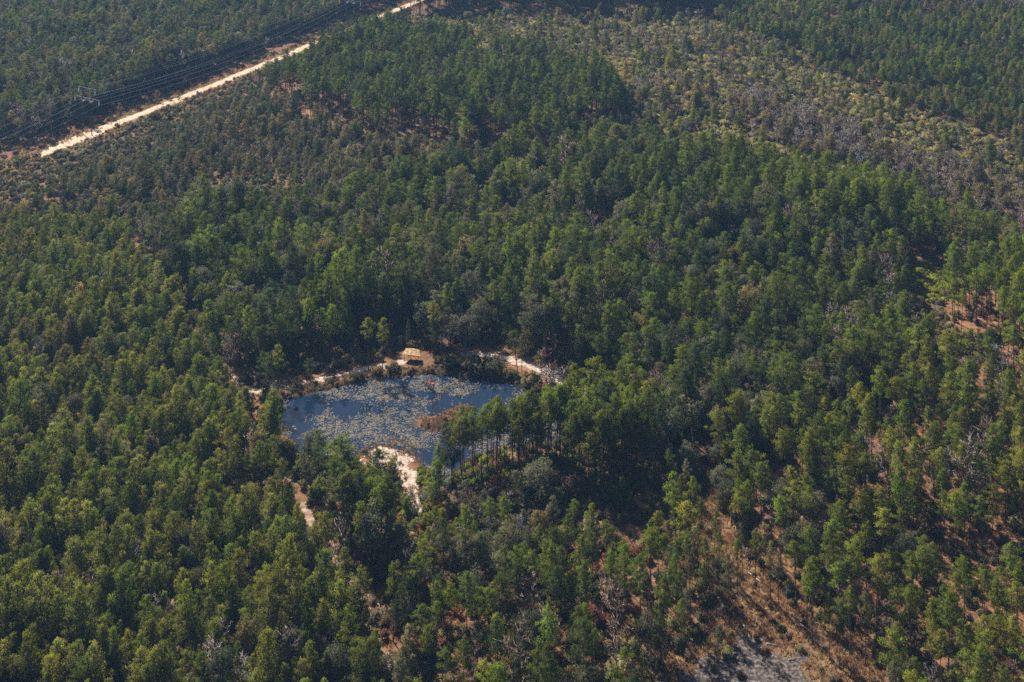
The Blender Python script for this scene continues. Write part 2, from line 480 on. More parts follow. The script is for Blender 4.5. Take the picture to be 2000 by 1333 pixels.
def leaf_cloud(centres, radii, outward, n_per, ln, wd, up=0.3, squash=0.8, rs=None, vary=0.35, tip=0.6):
    """many small leaf-sized triangles spread through the clumps; returns verts, faces, normals, shade"""
    rs = rs or rng
    m = len(centres)
    c = np.repeat(centres, n_per, 0); rr = np.repeat(radii, n_per)[:, None]; ow = np.repeat(outward, n_per, 0)
    d = rs.normal(size=c.shape); d = unit(d) * (rs.random((len(c), 1)) ** 0.45)
    p = c + d * rr * np.array([1, 1, squash])
    t = unit(ow * tip + rs.normal(size=c.shape) * 0.75 + np.array([0, 0, up]))
    side = unit(np.cross(t, rs.normal(size=c.shape)))
    L = ln * rs.uniform(0.6, 1.35, (len(c), 1)); W = wd * rs.uniform(0.6, 1.4, (len(c), 1))
    a = p - t * L * .5 + side * W * .5; b = p - t * L * .5 - side * W * .5; e = p + t * L * .5
    nm = unit(ow * 0.75 + d * 0.7 + np.array([0, 0, 0.35]) + rs.normal(size=c.shape) * 0.3)
    gn = np.cross(b - a, e - a)
    flip = (gn * nm).sum(1) < 0
    a2 = np.where(flip[:, None], b, a); b2 = np.where(flip[:, None], a, b)
    V = np.stack([a2, b2, e], 1).reshape(-1, 3)
    Fc = np.arange(len(V)).reshape(-1, 3)
    N = np.repeat(nm, 3, 0)
    cl = np.repeat(rs.uniform(0.8, 1.2, m), n_per)
    s = cl * rs.uniform(1 - vary, 1 + vary, len(c))
    yel = rs.uniform(-0.12, 0.16, len(c))
    S = np.stack([s * (1 + yel), s, s * (1 - yel)], 1)
    return V, Fc, N, np.repeat(S, 3, 0)

def trunk_mb(h, r0, r1, lean=0.3, seg=5, n=5, rs=random):
    mb = MB(); pts = []; x = y = 0.0
    for i in range(seg + 1):
        t = i / seg
        pts.append((x, y, -0.3 + (h + 0.3) * t)); x += rs.uniform(-lean, lean) / seg; y += rs.uniform(-lean, lean) / seg
    mb.path(pts, [r0 + (r1 - r0) * (i / seg) for i in range(seg + 1)], n)
    def at(z):
        t = min(max((z + 0.3) / (h + 0.3), 0), 1) * seg
        i = min(int(t), seg - 1); f = t - i
        return tuple(pts[i][k] * (1 - f) + pts[i + 1][k] * f for k in range(3))
    return mb, at

def pine(h, base, Rm, nb, n_per, clump, profile, ln, wd, rs_seed, droop=0.1, tr=0.17):
    rs = np.random.default_rng(rs_seed); pr = random.Random(rs_seed)
    mb, at = trunk_mb(h * 0.97, tr, 0.03, 0.5, 6, 5, pr)
    cs, ra, ow = [], [], []
    ang = pr.uniform(0, 6.28); lop = pr.uniform(0, 6.28)
    for k in range(nb):
        t = (k + pr.uniform(0, .9)) / nb
        ang += 2.4 + pr.uniform(-.5, .5)
        z = h * (base + (1 - base) * t)
        r = Rm * profile(t) * pr.uniform(0.62, 1.25) * (1 + .22 * math.cos(ang - lop))
        px, py, _ = at(z)
        dx, dy = math.cos(ang), math.sin(ang)
        z2 = z + r * pr.uniform(-droop, 0.35)
        tipp = (px + dx * r, py + dy * r, z2)
        if r > 0.5:
            mb.tube((px, py, z), (px + dx * r * .9, py + dy * r * .9, z + (z2 - z) * .9), 0.05, 0.02, 3, False)
        for f in ((0.5, 1.0) if r > 1.1 else (0.8,)):
            cs.append((px + dx * r * f + pr.uniform(-.2, .2), py + dy * r * f + pr.uniform(-.2, .2), z + (z2 - z) * f + pr.uniform(-.2, .25)))
            ra.append(clump * pr.uniform(0.75, 1.25) * (0.7 + 0.3 * f))
            e = 0.25 + 0.9 * t
            ow.append((dx * f, dy * f, e * 0.7))
    px, py, _ = at(h)
    cs += [(px, py, h - .1), (px + .2, py - .2, h - .8)]; ra += [clump * .7, clump]; ow += [(0, 0, 1), (0, 0, 1)]
    crown = leaf_cloud(np.array(cs), np.array(ra), unit(np.array(ow)), n_per, ln, wd, rs=rs)
    return mb, crown

def tall_pine(seed):
    pr = random.Random(seed)
    slim = (seed // 7) % 12 < 6
    b = pr.uniform(0.55, 0.68) if slim else pr.uniform(0.4, 0.55)
    R = pr.uniform(1.7, 2.4) if slim else pr.uniform(2.3, 3.1)
    pk = pr.uniform(0.12, 0.38); ex = pr.uniform(.5, 1.1)
    return pine(16.0 * pr.uniform(.94, 1.06), b, R, pr.randint(19, 26) if slim else pr.randint(26, 36), 40, pr.uniform(.62, .8) if slim else pr.uniform(.7, .95),
                lambda t: max(0.22, math.sin(math.pi * (pk + (.97 - pk) * t)) ** ex), 0.37, 0.165, seed)
def young_pine(seed):
    pr = random.Random(seed)
    ex = pr.uniform(.28, .62)
    return pine(10.0 * pr.uniform(.9, 1.08), pr.uniform(.08, .34), pr.uniform(1.6, 2.8), pr.randint(30, 46), 33, pr.uniform(.58, .82), lambda t: min(1, t * 4 + 0.45) * (1.02 - t) ** ex + 0.06, 0.36, 0.165, seed + 50, 0.05, 0.13)
def oak(seed):
    rs = np.random.default_rng(seed); pr = random.Random(seed)
    h = 11.0; mb, at = trunk_mb(h * .6, 0.28, 0.12, 0.8, 4, 6, pr)
    cs, ra, ow = [], [], []
    for k in range(85):
        d = unit(rs.normal(size=3)); d[2] = abs(d[2]) * 1.1 - 0.45
        d = unit(d)
        lump = 0.82 + 0.3 * math.sin(d[0] * 4 + seed) * math.cos(d[1] * 4 + d[2] * 3)
        rr = lump * pr.uniform(0.55, 1.0) ** 0.5
        c = np.array([0, 0, 6.6]) + d * rr * np.array([3.5 + .5 * math.sin(seed), 3.5 - .5 * math.sin(seed), 4.0 + .5 * math.cos(seed * 2)])
        cs.append(c); ra.append(pr.uniform(0.7, 1.15)); ow.append(d)
        if k % 5 == 0:
            mb.tube(at(4.5 + pr.uniform(-1.5, 1.8)), tuple(c), 0.08, 0.02, 3, False)
    return mb, leaf_cloud(np.array(cs), np.array(ra), np.array(ow), 36, 0.34, 0.24, rs=rs, vary=0.3, tip=0.4)
def bare(seed):
    rs = np.random.default_rng(seed); pr = random.Random(seed)
    h = 9.5; mb, at = trunk_mb(h * .85, 0.14, 0.03, 0.8, 5, 5, pr)
    V, Fc, N, S = [], [], [], []
    def twig(a, b, w):
        a = Vector(a); b = Vector(b)
        s = (b - a).cross(Vector((pr.gauss(0, 1), pr.gauss(0, 1), pr.gauss(0, 1)))).normalized() * w
        k = len(V)
        V.extend([tuple(a + s), tuple(a - s), tuple(b)]); Fc.append((k, k + 1, k + 2))
        nn = Vector((pr.gauss(0, .6), pr.gauss(0, .6), 0.6)) + (b - a).normalized() * .3
        N.extend([tuple(nn.normalized())] * 3)
        q = pr.uniform(.6, 1.4); S.extend([(q, q, q)] * 3)
    for k in range(13):
        z = h * (0.28 + 0.6 * k / 13); a0 = pr.uniform(0, 6.28); l = pr.uniform(1.7, 3.0) * (1.1 - k / 20)
        o = Vector(at(z)); d = Vector((math.cos(a0), math.sin(a0), pr.uniform(.5, 1.2))).normalized()
        e = o + d * l
        mb.tube(o, e, 0.05, 0.02, 3, False)
        for j in range(7):
            p = o + (e - o) * pr.uniform(.35, 1); d2 = (d + Vector((pr.gauss(0, .6), pr.gauss(0, .6), pr.gauss(.2, .4)))).normalized()
            q = p + d2 * pr.uniform(.7, 1.5)
            twig(p, q, 0.035)
            for i in range(6):
                r = p + (q - p) * pr.uniform(.2, 1); d3 = (d2 + Vector((pr.gauss(0, .7), pr.gauss(0, .7), pr.gauss(.2, .5)))).normalized()
                twig(r, r + d3 * pr.uniform(.4, .9), 0.04)
    return mb, (np.array(V), np.array(Fc), np.array(N), np.array(S))
def shrub(seed):
    rs = np.random.default_rng(seed)
    n = 15
    d = unit(rs.normal(size=(n, 3))); d[:, 2] = np.abs(d[:, 2])
    c = d * np.array([0.85, 0.85, 0.95]) * rs.uniform(.4, 1, (n, 1)) + np.array([0, 0, .35])
    mb = MB().tube((0, 0, -.1), (0, 0, .9), .05, .02, 3)
    return mb, leaf_cloud(c, rs.uniform(.35, .6, n), d, 16, 0.36, 0.24, rs=rs)
def tuft(seed):
    rs = np.random.default_rng(seed)
    c = np.concatenate([rs.normal(size=(7, 2)) * .28, np.full((7, 1), .22)], 1)
    return MB().tube((0, 0, -.05), (0, 0, .1), .03, .02, 3), leaf_cloud(c, np.full(7, .22), np.tile([[0, 0, 1.0]], (7, 1)), 7, .6, .09, up=1.6, rs=rs, tip=.9)

KINDS = {   # name: (builder, variants, height, trunk material, leaf material)
    'tall_pine_tree': (tall_pine, 12, 16.0, M_BARK, M_LEAF),
    'young_pine_tree': (young_pine, 9, 10.0, M_BARK, M_LEAF),
    'oak_tree': (oak, 7, 11.0, M_GREYBARK, M_LEAF),
    'bare_tree': (bare, 5, 9.5, M_GREYBARK, M_TWIG),
    'shrub': (shrub, 5, 1.6, M_GREYBARK, M_LEAF),
    'grass_tuft': (tuft, 4, 0.7, M_GREYBARK, M_GRASS),
}
PROTO = {}; PCOLL = {}
for ki, (kn, (fn, nv, hh, tm, lm)) in enumerate(KINDS.items()):
    col = bpy.data.collections.new('plants_' + kn)
    PCOLL[kn] = col; PROTO[kn] = []
    for v in range(nv):
        mb, (V, Fc, N, S) = fn(840 * ki + v * 7 + 3)
        tme = mb.mesh(kn + '_trunk', tm, True)
        cme = mesh_np(kn + '_crown', V, Fc, [lm], normals=N, shade=S)
        PROTO[kn].append((tme, cme))
        TV = np.array(mb.v); nvt = len(TV)
        full = mesh_np(f'{kn}_whole', np.concatenate([TV, V]), list(mb.f) + (Fc + nvt).tolist(), [tm, lm],
                       normals=np.concatenate([np.array([tuple(x.normal) for x in tme.vertices]), N]),
                       shade=np.concatenate([np.ones((nvt, 3)), S]), mat_idx=[0] * len(mb.f) + [1] * len(Fc))
        o = bpy.data.objects.new(f'{kn}_{v:02d}', full)
        col.objects.link(o)

# ------------------------------------------------------------------ plants: where they stand
G1 = (0.085, 0.112, 0.015); G2 = (0.138, 0.150, 0.018); G3 = (0.044, 0.066, 0.020); G4 = (0.106, 0.140, 0.012)
OL = (0.135, 0.118, 0.050); OG = (0.100, 0.104, 0.062); OD = (0.050, 0.055, 0.034); YG = (0.19, 0.175, 0.025)
BG = (0.26, 0.22, 0.205); BM = (0.2, 0.14, 0.125); BB = (0.15, 0.105, 0.075); RS = (0.17, 0.065, 0.035); TN = (0.19, 0.15, 0.08)
TP, YP, OK, BT, SH, GT = KINDS.keys()
# zone: (polygon, spacing, keep, {kind: weight}, (height mean, sd), tints, undergrowth spacing, undergrowth tints, label phrase)
ZONES = [
    ('pool_end', POOLEND, 3.4, .7, {YP: .8, OK: .2}, (4.0, 1.0), [G1, G2, OG], 2.0, [OD, OL, TN], 'by the left pond end'),
    ('below_shore', LOWV, 3.8, .7, {YP: .75, OK: .25}, (4.6, 1.2), [G1, G2, G4, OG], 2.2, [OL, OD, BB, TN], 'below the shore pines'),
    ('near_shore', SHORE, 4.1, .9, {TP: 1}, (18, 1.6), [G1, G4, G2], 1.7, [OL, G2, G1, BB, TN], 'on the near shore of the pond'),
    ('grove', GROVE, 3.3, 1, {TP: 1}, (15.5, 1.2), [G1, G4, G3], 2.2, [OD, G1, OL], 'in the grove beside the sand bank'),
    ('left_bank', BANKL, 3.6, 1, {TP: .6, YP: .4}, (15, 2), [G1, G3, OG], 2.2, [OD, G1], 'on the left pond bank'),
    ('spit_foot', FOOT, 3.2, .8, {YP: 1}, (4.2, 1.2), [G1, G2, G4], 2.0, [TN, OL, G2, RS], 'by the white sand bank'),
    ('far_shore', FARSH, 5.2, .6, {TP: .5, BT: .3, YP: .2}, (10, 2), [G1, OL, G3], 2.2, [OD, TN, BB, OL], 'along the far shore path'),
    ('thicket', THICK, 3.2, .95, {BT: .55, OK: .2, YP: .25}, (7, 1.5), [BB, BM, OG, G1], 1.8, [BB, OD, BM, OL], 'in the brown thicket'),
    ('left', LEFT, 3.0, .9, {YP: .74, OK: .13, BT: .05, TP: .08}, (8.2, 2.2), [G4, G2, G4, G2, G1, (0.15, 0.155, 0.03), (0.125, 0.15, 0.022), OL], 2.1, [OL, OD, TN, BB, G2], 'in the stand beside the track'),
    ('bottom', BMID, 4.5, .82, {TP: .62, YP: .24, OK: .10, BT: .04}, (12.5, 2.2), [G1, G4, G1, G3], 2.2, [OD, OL, BB, TN, RS], 'between track and grassy clearing'),
    ('open_stand', OPENR, 4.4, .9, {TP: 1}, (16.5, 1.2), [G1, G4], 4, [BB, OL], 'over the bare straw floor'),
    ('lower_right', RLOW, 4.35, .86, {TP: .84, YP: .06, OK: .05, BT: .05}, (14.0, 2.3), [G1, G4, G2, G1], 3.0, [BB, OL, OD, TN], 'in the stand around the clearing'),
    ('right_gap', RGAP, 3.6, .6, {YP: .7, OK: .1, BT: .2}, (3.2, .8), [G1, OL, G2], 2.6, [BB, OL, TN], 'below the bare straw floor'),
    ('parcel', PARCEL, 3.7, .95, {TP: .52, YP: .2, OK: .24, BT: .04}, (14.5, 2.8), [G1, G3, G1, G4, OG], 2.6, [OD, OG, BB], 'in the woods behind the pond'),
    ('front_strip', BFRONT, 7, .35, {TP: 1}, (17, 1), [G1], 5, [BB, OL], 'before the tall pine block'),
    ('block', BLOCK, 4.2, .96, {TP: .93, BT: .04, YP: .03}, (17.5, 1.4), [G3, G1, G3, G1, G3], 6, [BB, OL], 'in the tall pine block'),
    ('top_stand', TOPD, 4.0, 1, {TP: 1}, (19, 1.5), [G3, G1], 8, [OD], 'in the dark top stand'),
    ('belt', BAND, 4.2, .85, {BT: .72, YP: .16, OK: .12}, (9.0, 2.2), [BG, BM, OL], 1.9, [TN, BB, OL, BM, G2], 'in the grey leafless belt'),
    ('scrub', SCRUB, 4.2, .75, {YP: .44, BT: .36, OK: .2}, (5.6, 2.4), [OL, G2, G1, OG, TN], 1.7, [(0.24, 0.19, 0.1), OL, (0.25, 0.23, 0.1), (0.21, 0.2, 0.075), OG], 'on the pale scrubland'),
    ('top_right', TOPR, 3.6, .95, {BT: .55, OK: .35, YP: .1}, (12, 2), [OG, BG], 5, [OL], 'in the top corner woods'),
    ('plantation', PLANT, 3.4, .88, {YP: .52, TP: .4, OK: .06, BT: .02}, (11.0, 1.5), [G1, OL, G1, G3, G4], 5, [OL, OD], 'in the even pine plantation'),
    ('right_of_parcel', RPAR, 4.0, .9, {TP: .75, YP: .15, OK: .06, BT: .04}, (13.5, 2.0), [G1, G4, G3], 3.2, [BB, OL, TN], 'right of the dense woods'),
]
allx = []; rec = {k: [] for k in ('X', 'Y', 'kind', 'h', 'w', 'tint', 'zone', 'key')}
def add(X, Y, kind, h, tint, zone, w=1.0, key=None):
    rec['X'].append(X); rec['Y'].append(Y); rec['kind'].append(kind); rec['h'].append(h); rec['w'].append(w)
    rec['tint'].append(tint); rec['zone'].append(zone); rec['key'].append(key)

def blocked(X, Y, m):
    """ground that carries no trees: water, sand, road, tracks, clearings"""
    b = sd_poly(POND, X, Y) > -m * .6
    b |= sd_poly(SPIT, X, Y) > -m * .9
    b |= sd_poly(CLEAR, X, Y) > -m * .2
    b |= sd_poly(YELLOW, X, Y) > -m
    b |= sd_poly(SMALLS, X, Y) > -m
    b |= sd_poly(LAWN, X, Y) > -m * .6
    b |= sd_poly(SMALLG, X, Y) > -m * .6
    b |= seg_dist(PATHL, X, Y) < m * 1.0
    b |= seg_dist(PATHR, X, Y) < m * 1.3
    b |= seg_dist(TRACK, X, Y) < m * (.1 + 1.15 * fbm(X, Y, 22, 2) + .9 * np.exp(-((Y - G(0, 752)[1]) / 7) ** 2) + .9 * np.exp(-((Y - G(0, 1035)[1]) / 10) ** 2) + .7 * np.exp(-((Y - G(0, 1170)[1]) / 9) ** 2))
    o = line_off(X, Y)
    b |= (o > -8 - m) & (o < 14 + m) & ~((line_along(X, Y) < -30) & (o < 3))
    b |= (np.abs(X - SHELTER[0]) < 4 + m * .5) & (Y > SHELTER[1] - 6 - m) & (Y < SHELTER[1] + 4 + m * .5)
    return b
SHELTER = G(806, 700)

def grid_pts(s, seed, jit=0.92):
    r = np.random.default_rng(seed)
    xs = np.arange(-430.0, 430.0, s); ys = np.arange(222.0, 950.0, s)
    X, Y = np.meshgrid(xs, ys); X = X.copy(); X[1::2] += s / 2
    X = X.ravel() + (r.random(X.size) - .5) * s * jit; Y = Y.ravel() + (r.random(Y.size) - .5) * s * jit
    px, py = PX(X, Y)
    k = (px > -140) & (px < 2140) & (py < 1480)
    return X[k], Y[k]

def pick(seq, r):
    return seq[int(r * len(seq)) % len(seq)]

def jitter(t, r):
    b = math.exp(r.gauss(0, .2)); y = r.gauss(0, .065)
    return (t[0] * b * (1 + y), t[1] * b, t[2] * b * (1 - y))

PR = random.Random(77)
UNDER = []     # X, Y, height, tint
def scatter(zone_id, sel, s, keep, mix, hm, tints, phrase, seed):
    X, Y = grid_pts(s, seed)
    k = sel(X, Y)
    X, Y = X[k], Y[k]
    k = ~blocked(X, Y, 2.0)
    gap = fbm(X, Y, 16, 2)
    k &= (np.random.default_rng(seed + 9).random(len(X)) < keep) & (gap > 0.27)
    X, Y = X[k], Y[k]
    tone = fbm(X + 300, Y, 35, 2); kindn = fbm(X + 900, Y + 50, 22, 2); lowp = fbm(X + 1500, Y + 700, 48, 3)
    VARY = {'upper_mix': 1.7, 'left': 1.0, 'right_of_parcel': 1.1, 'plantation': .8, 'far_left': .6, 'parcel': .6, 'bottom': .7, 'scrub': 1.2}.get(zone_id, .3)
    names = list(mix); wts = np.array([mix[n] for n in names]); wts = wts / wts.sum()
    for x, y, tn, kn, lp in zip(X, Y, tone, kindn, lowp):
        w2 = wts.copy()
        for i, n_ in enumerate(names):
            if n_ in (OK, BT):
                w2[i] *= max(0.1, 1 + (kn - .5) * (6 if n_ == OK else -6))
        kind = PR.choices(names, w2)[0]
        hh = max(2.5, PR.gauss(*hm)) * (0.92 + .25 * (tn - .3)) * max(.45, 1 + (lp - .5) * VARY)
        if PR.random() < .07:
            hh *= PR.choice((.62, 1.22))
        lo = line_off(np.array([x]), np.array([y]))[0]
        if zone_id == 'upper_mix' and lo > -60:
            hh *= min(1, max(.3, (-lo - 5) / 45))
        if kind == OK:
            hh *= .78; tint = pick([OG, OD, OG, OL], PR.random())
        elif kind == BT:
            hh *= .85; tint = pick([BG, BM, BG, BB], PR.random())
        elif kind == YP:
            hh *= 0.82 if mix.get(TP, 0) > .3 else 1
            tint = pick([t for t in tints if t not in (BG, BM, BB)] or [G1], PR.random() * .6 + tn * .5)
        else:
            tint = pick([t for t in tints if t not in (BG, BM, BB)] or [G1], PR.random() * .6 + tn * .5)
        add(x, y, kind, hh, jitter(tint, PR), zone_id, PR.uniform(.78, 1.08) if zone_id in ('left', 'upper_mix', 'bottom') else PR.uniform(.85, 1.2))

WILD = ('scrub', 'plantation', 'belt', 'right_of_parcel', 'top_right', 'block', 'bottom')
def make_sel(i):
    def sel(X, Y):
        k = 26 if ZONES[i][0] in WILD else 0
        XW = X + (fbm(X, Y, 34, 3) - .5) * k; YW = Y + (fbm(X + 500, Y, 34, 3) - .5) * k * 1.6
        m = inside(ZONES[i][1], XW, YW)
        for j in range(i):
            m &= ~inside(ZONES[j][1], X, Y) if ZONES[j][0] not in WILD else ~inside(ZONES[j][1], X + (fbm(X, Y, 34, 3) - .5) * 26, Y + (fbm(X + 500, Y, 34, 3) - .5) * 41.6)
        return m & (line_off(X, Y) < 5)
    return sel
PHRASE = {}
for i, z in enumerate(ZONES):
    PHRASE[z[0]] = z[9]
    scatter(z[0], make_sel(i), z[2], z[3], z[4], z[5], z[6], z[9], 1000 + i)
def rest(X, Y):
    m = line_off(X, Y) < 5
    for z in ZONES:
        m &= ~(inside(z[1], X + (fbm(X, Y, 34, 3) - .5) * 26, Y + (fbm(X + 500, Y, 34, 3) - .5) * 41.6) if z[0] in WILD else inside(z[1], X, Y))
    return m
PHRASE['upper_mix'] = 'below the power line'
PHRASE['far_left'] = 'beyond the power line'
scatter('upper_mix', rest, 3.0, .93, {YP: .6, TP: .04, OK: .22, BT: .14}, (6.4, 1.9), [G1, OL, OG, G3, OG, OL, TN], '', 2001)
scatter('far_left', lambda X, Y: line_off(X, Y) > 12, 3.6, .97, {YP: .2, TP: .5, OK: .22, BT: .08}, (15.5, 1.8), [OL, OG, OG, G1, G3, OL, OG], '', 2002)
# belt of bare grey trees across the upper right, and other bare clusters
r3 = random.Random(5)
for i in range(110):
    t = r3.random() * (len(BELT) - 1); k = int(t); f = t - k
    bx = BELT[k] * (1 - f) + BELT[k + 1] * f
    x, y = bx[0] + r3.gauss(0, 9), bx[1] + r3.gauss(0, 14)
    add(x, y, BT, r3.uniform(9, 13), jitter(r3.choice([BG, BG, BM]), r3), 'belt', 1.1)
PHRASE['belt'] = 'in the grey leafless belt'
for cxp, cyp, n_, sp, tn in ((430, 420, 12, 6, BG), (800, 165, 16, 10, BG), (1420, 145, 6, 6, BM), (50, 250, 14, 14, BG), (90, 235, 8, 8, BM), (460, 735, 4, 3, BB), (1722, 565, 12, 5, BM),
                           (1700, 545, 8, 6, BB), (1330, 560, 4, 4, BM), (1250, 590, 5, 5, BG), (720, 450, 5, 5, BM), (1390, 800, 4, 2.5, BM), (1270, 780, 6, 4, BM), (1600, 690, 7, 5, BB)):
    gx0, gy0 = G(cxp, cyp)
    for i in range(n_):
        add(gx0 + r3.gauss(0, sp), gy0 + r3.gauss(0, sp), BT, r3.uniform(9, 12.5), jitter(tn, r3), 'belt' if cyp < 300 and cxp > 1200 else 'parcel', 1.1)

# single trees one can point at: survey pixel of the foot, kind, height, tint, width, label
KEYS = [
    (1012, 1068, TP, 15.5, (0.05, 0.06, 0.03), .45, 'thin pine with a tall almost bare trunk below the rust coloured tree'),
    (972, 978, YP, 10.5, RS, .85, 'rust brown conifer on the near shore of the pond'),
    (1052, 992, OK, 12.0, OG, 1.35, 'large round grey-green oak below the shore pines'),
    (1085, 960, OK, 10.0, OD, 1.2, 'dark oak behind the large grey-green oak'),
    (957, 1062, TP, 11.0, G4, 1.1, 'bright green pine, left one of a pair below the brown thicket'),
    (984, 1064, TP, 10.8, G4, 1.05, 'bright green pine, right one of a pair below the brown thicket'),
    (737, 907, YP, 5.0, G1, .7, 'small pine sapling standing on the white sand bank'),
    (533, 868, YP, 14.5, G4, 1.0, 'broad bushy pine at the left end of the pond'),
    (625, 975, TP, 18.0, G1, 1.2, 'tall full pine rising in front of the left pond water'),
    (650, 990, TP, 17.0, G1, 1.1, 'full pine right behind the tallest left bank pine'),
    (604, 960, YP, 14.0, OG, 1.0, 'shaggy grey-green pine beside the dirt track and pond'),
    (1012, 738, TP, 14.0, G3, 1.1, 'dark leaning pine whose trunk crosses the sand path'),
    (1067, 757, BT, 12.0, (0.24, 0.13, 0.125), .8, 'pinkish leafless tree beside the right sand path'),
    (1083, 765, BT, 9.0, (0.22, 0.12, 0.11), .7, 'shorter pinkish leafless tree beside the right sand path'),
    (1113, 765, BT, 9.5, BG, .35, 'grey dead snag at the end of the right sand path'),
    (849, 690, TP, 15.0, YG, .95, 'bright yellow-green pine above the tan roofed shelter'),
    (747, 720, TP, 15.5, G2, 1.1, 'sunlit pine at the far shore left of the shelter'),
    (720, 722, TP, 14.5, G2, 1.0, 'yellow-green pine behind the far shore path'),
    (908, 690, OK, 12.5, (0.085, 0.085, 0.07), 1.4, 'pale grey oak behind the far shore of the pond'),
    (880, 672, OK, 11.5, (0.085, 0.085, 0.07), 1.2, 'second pale grey oak beside the yellow-green pine'),
    (797, 716, TP, 13.0, OD, .4, 'thin dark pine in front of the tan roofed shelter'),
    (885, 715, SH, 3.4, OD, 1.6, 'dark round bush on the far shore of the pond'),  # dark tint of this and the next two bushes also paints tree shade
    (930, 722, SH, 4.2, OD, 1.7, 'large dark bush overhanging the far shore water'),
    (965, 728, SH, 4.0, OD, 1.6, 'dark bush at the foot of the leaning pine'),
    (1035, 752, SH, 3.6, TN, 1.5, 'tan brush beside the right sand path'),
    (1055, 768, SH, 3.2, BB, 1.5, 'brown brush at the right end of the pond'),
    (700, 738, SH, 2.6, OD, 1.3, 'low dark bush between far shore path and water'),
    (735, 730, SH, 2.6, TN, 1.2, 'low tan bush between far shore path and water'),
    (768, 722, SH, 3.0, TN, 1.3, 'tan brush below the shelter on the far shore'),
    (863, 824, TP, 8.5, OL, .22, 'slim nearly dead pine on the left of the pond island'),
    (900, 803, TP, 10.0, OL, .22, 'tall slim dead pine on the right of the pond island'),
    (845, 815, BT, 5.5, BB, .3, 'short dead snag on the pond island'),
    (1424, 1222, TP, 16.0, OG, .62, 'lone slender pine beside the pale sand clearing'),
    (1380, 1180, TP, 14.0, G1, .6, 'slender pine left of the lone pine in the clearing'),
    (1405, 1165, TP, 14.5, G1, .6, 'slender pine behind the lone pine in the clearing'),
    (1587, 1258, TP, 16.5, G4, .95, 'bright pine at the right side of the grassy clearing'),
    (1576, 1240, TP, 15.0, G4, .8, 'pine just behind the bright pine beside the grassy clearing'),
    (1640, 1305, TP, 13.5, G1, .95, 'pine with a long shadow over the orange grass'),
    (233, 268, TP, 14.5, OL, .75, 'lone tall pine standing against the sand road, nearer the tower'),
    (307, 236, TP, 13.5, OL, .8, 'lone tall pine standing against the sand road, farther from the tower'),
    (350, 225, TP, 12.0, OL, .75, 'third pine along the sand road, half hidden'),
    (424, 324, TP, 15.0, OG, .85, 'tall flat topped pine above the mixed woods'),
    (1385, 815, BT, 11.5, RS, 1.0, 'reddish leafless tree in the dense woods right of the pond'),
    (1368, 860, OK, 9.0, (0.10, 0.11, 0.085), .9, 'pale silvery oak in the dark gap right of the shore pines'),
    (1405, 860, OK, 13.0, (0.11, 0.095, 0.035), 1.0, 'olive yellow oak right of the dark gap'),
    (1640, 800, OK, 11.0, (0.10, 0.105, 0.085), 1.1, 'pale grey oak in the right part of the dense woods'),
    (1660, 545, OK, 12.0, OG, 1.1, 'round oak beside the leafless trees at right'),
    (515, 160, BT, 8.5, RS, 1.1, 'red leafless tree where the sand road meets the pine block'),
    (525, 150, BT, 8.5, (0.24, 0.1, 0.08), 1.1, 'second red leafless tree at the corner of the pine block'),
]
for i, (px_, py_, hh) in enumerate([(1312, 985, 13), (1338, 1000, 12), (1352, 1052, 14), (1330, 1040, 13), (1372, 1090, 14), (1345, 1110, 13), (1392, 1120, 13.5), (1362, 1150, 15), (1340, 1180, 14), (1400, 1200, 12), (1322, 1215, 14),
                                  (1350, 1232, 15), (1300, 1240, 14), (1450, 1130, 12), (1475, 1150, 13), (1490, 1140, 13), (1330, 1300, 13), (1520, 1195, 12), (1660, 1275, 14), (1690, 1300, 15), (1620, 1290, 13), (1405, 1330, 11), (1320, 1090, 14), (1305, 1140, 14), (1370, 1215, 13), (1310, 1190, 13), (1440, 1160, 12), (1505, 1170, 12), (1290, 1300, 13), (1345, 1275, 12)]):
    KEYS.append((px_, py_, TP, hh, (G1, OG, G4, OL)[i % 4], .7, None))
# pines one can follow along the near shore, and in the grove
for i, (px, py, hh, tint) in enumerate([(868, 925, 12, OG), (885, 930, 13, G1), (902, 945, 14, G2), (925, 940, 15, G2), (940, 945, 16, G4), (952, 930, 16, G4), (968, 925, 16.5, G1), (985, 925, 15, G1),
                                      (1000, 918, 17, G4), (1012, 918, 16.5, G2), (1026, 915, 17, G4), (1042, 912, 17.5, G1), (1050, 918, 16, G4), (1068, 910, 17, G1), (1085, 905, 18, G4), (1094, 912, 18, G1),
                                      (1108, 905, 19, G4), (1130, 948, 18.5, G1), (1150, 920, 19, G4), (1162, 935, 18, G1), (1180, 905, 19, G3), (1200, 930, 18.5, G1), (1220, 915, 18, G4), (1245, 930, 18, G1),
                                      (1228, 950, 17, G3), (1142, 890, 18, G4), (1165, 880, 18, G1), (1190, 880, 18, G4), (1118, 925, 17, G4), (1138, 930, 17, G1), (1172, 955, 17, G4), (1192, 950, 17, G1), (1212, 945, 17, G4), (1258, 945, 17, G4), (1268, 915, 18, G1), (1235, 900, 18, G4)]):
    KEYS.append((px, py, TP, hh * 1.1, tint, 1.05, None))
for x, y, k, h, t, w, lab in KEYS:
    X, Y = G(x, y)
    z = ('near_shore' if y < 960 and x < 1260 else 'lower_right') if lab is None else 'key'
    add(X, Y, k, h, jitter(t, r3) if lab is None else t, z, w, lab or 'shore')
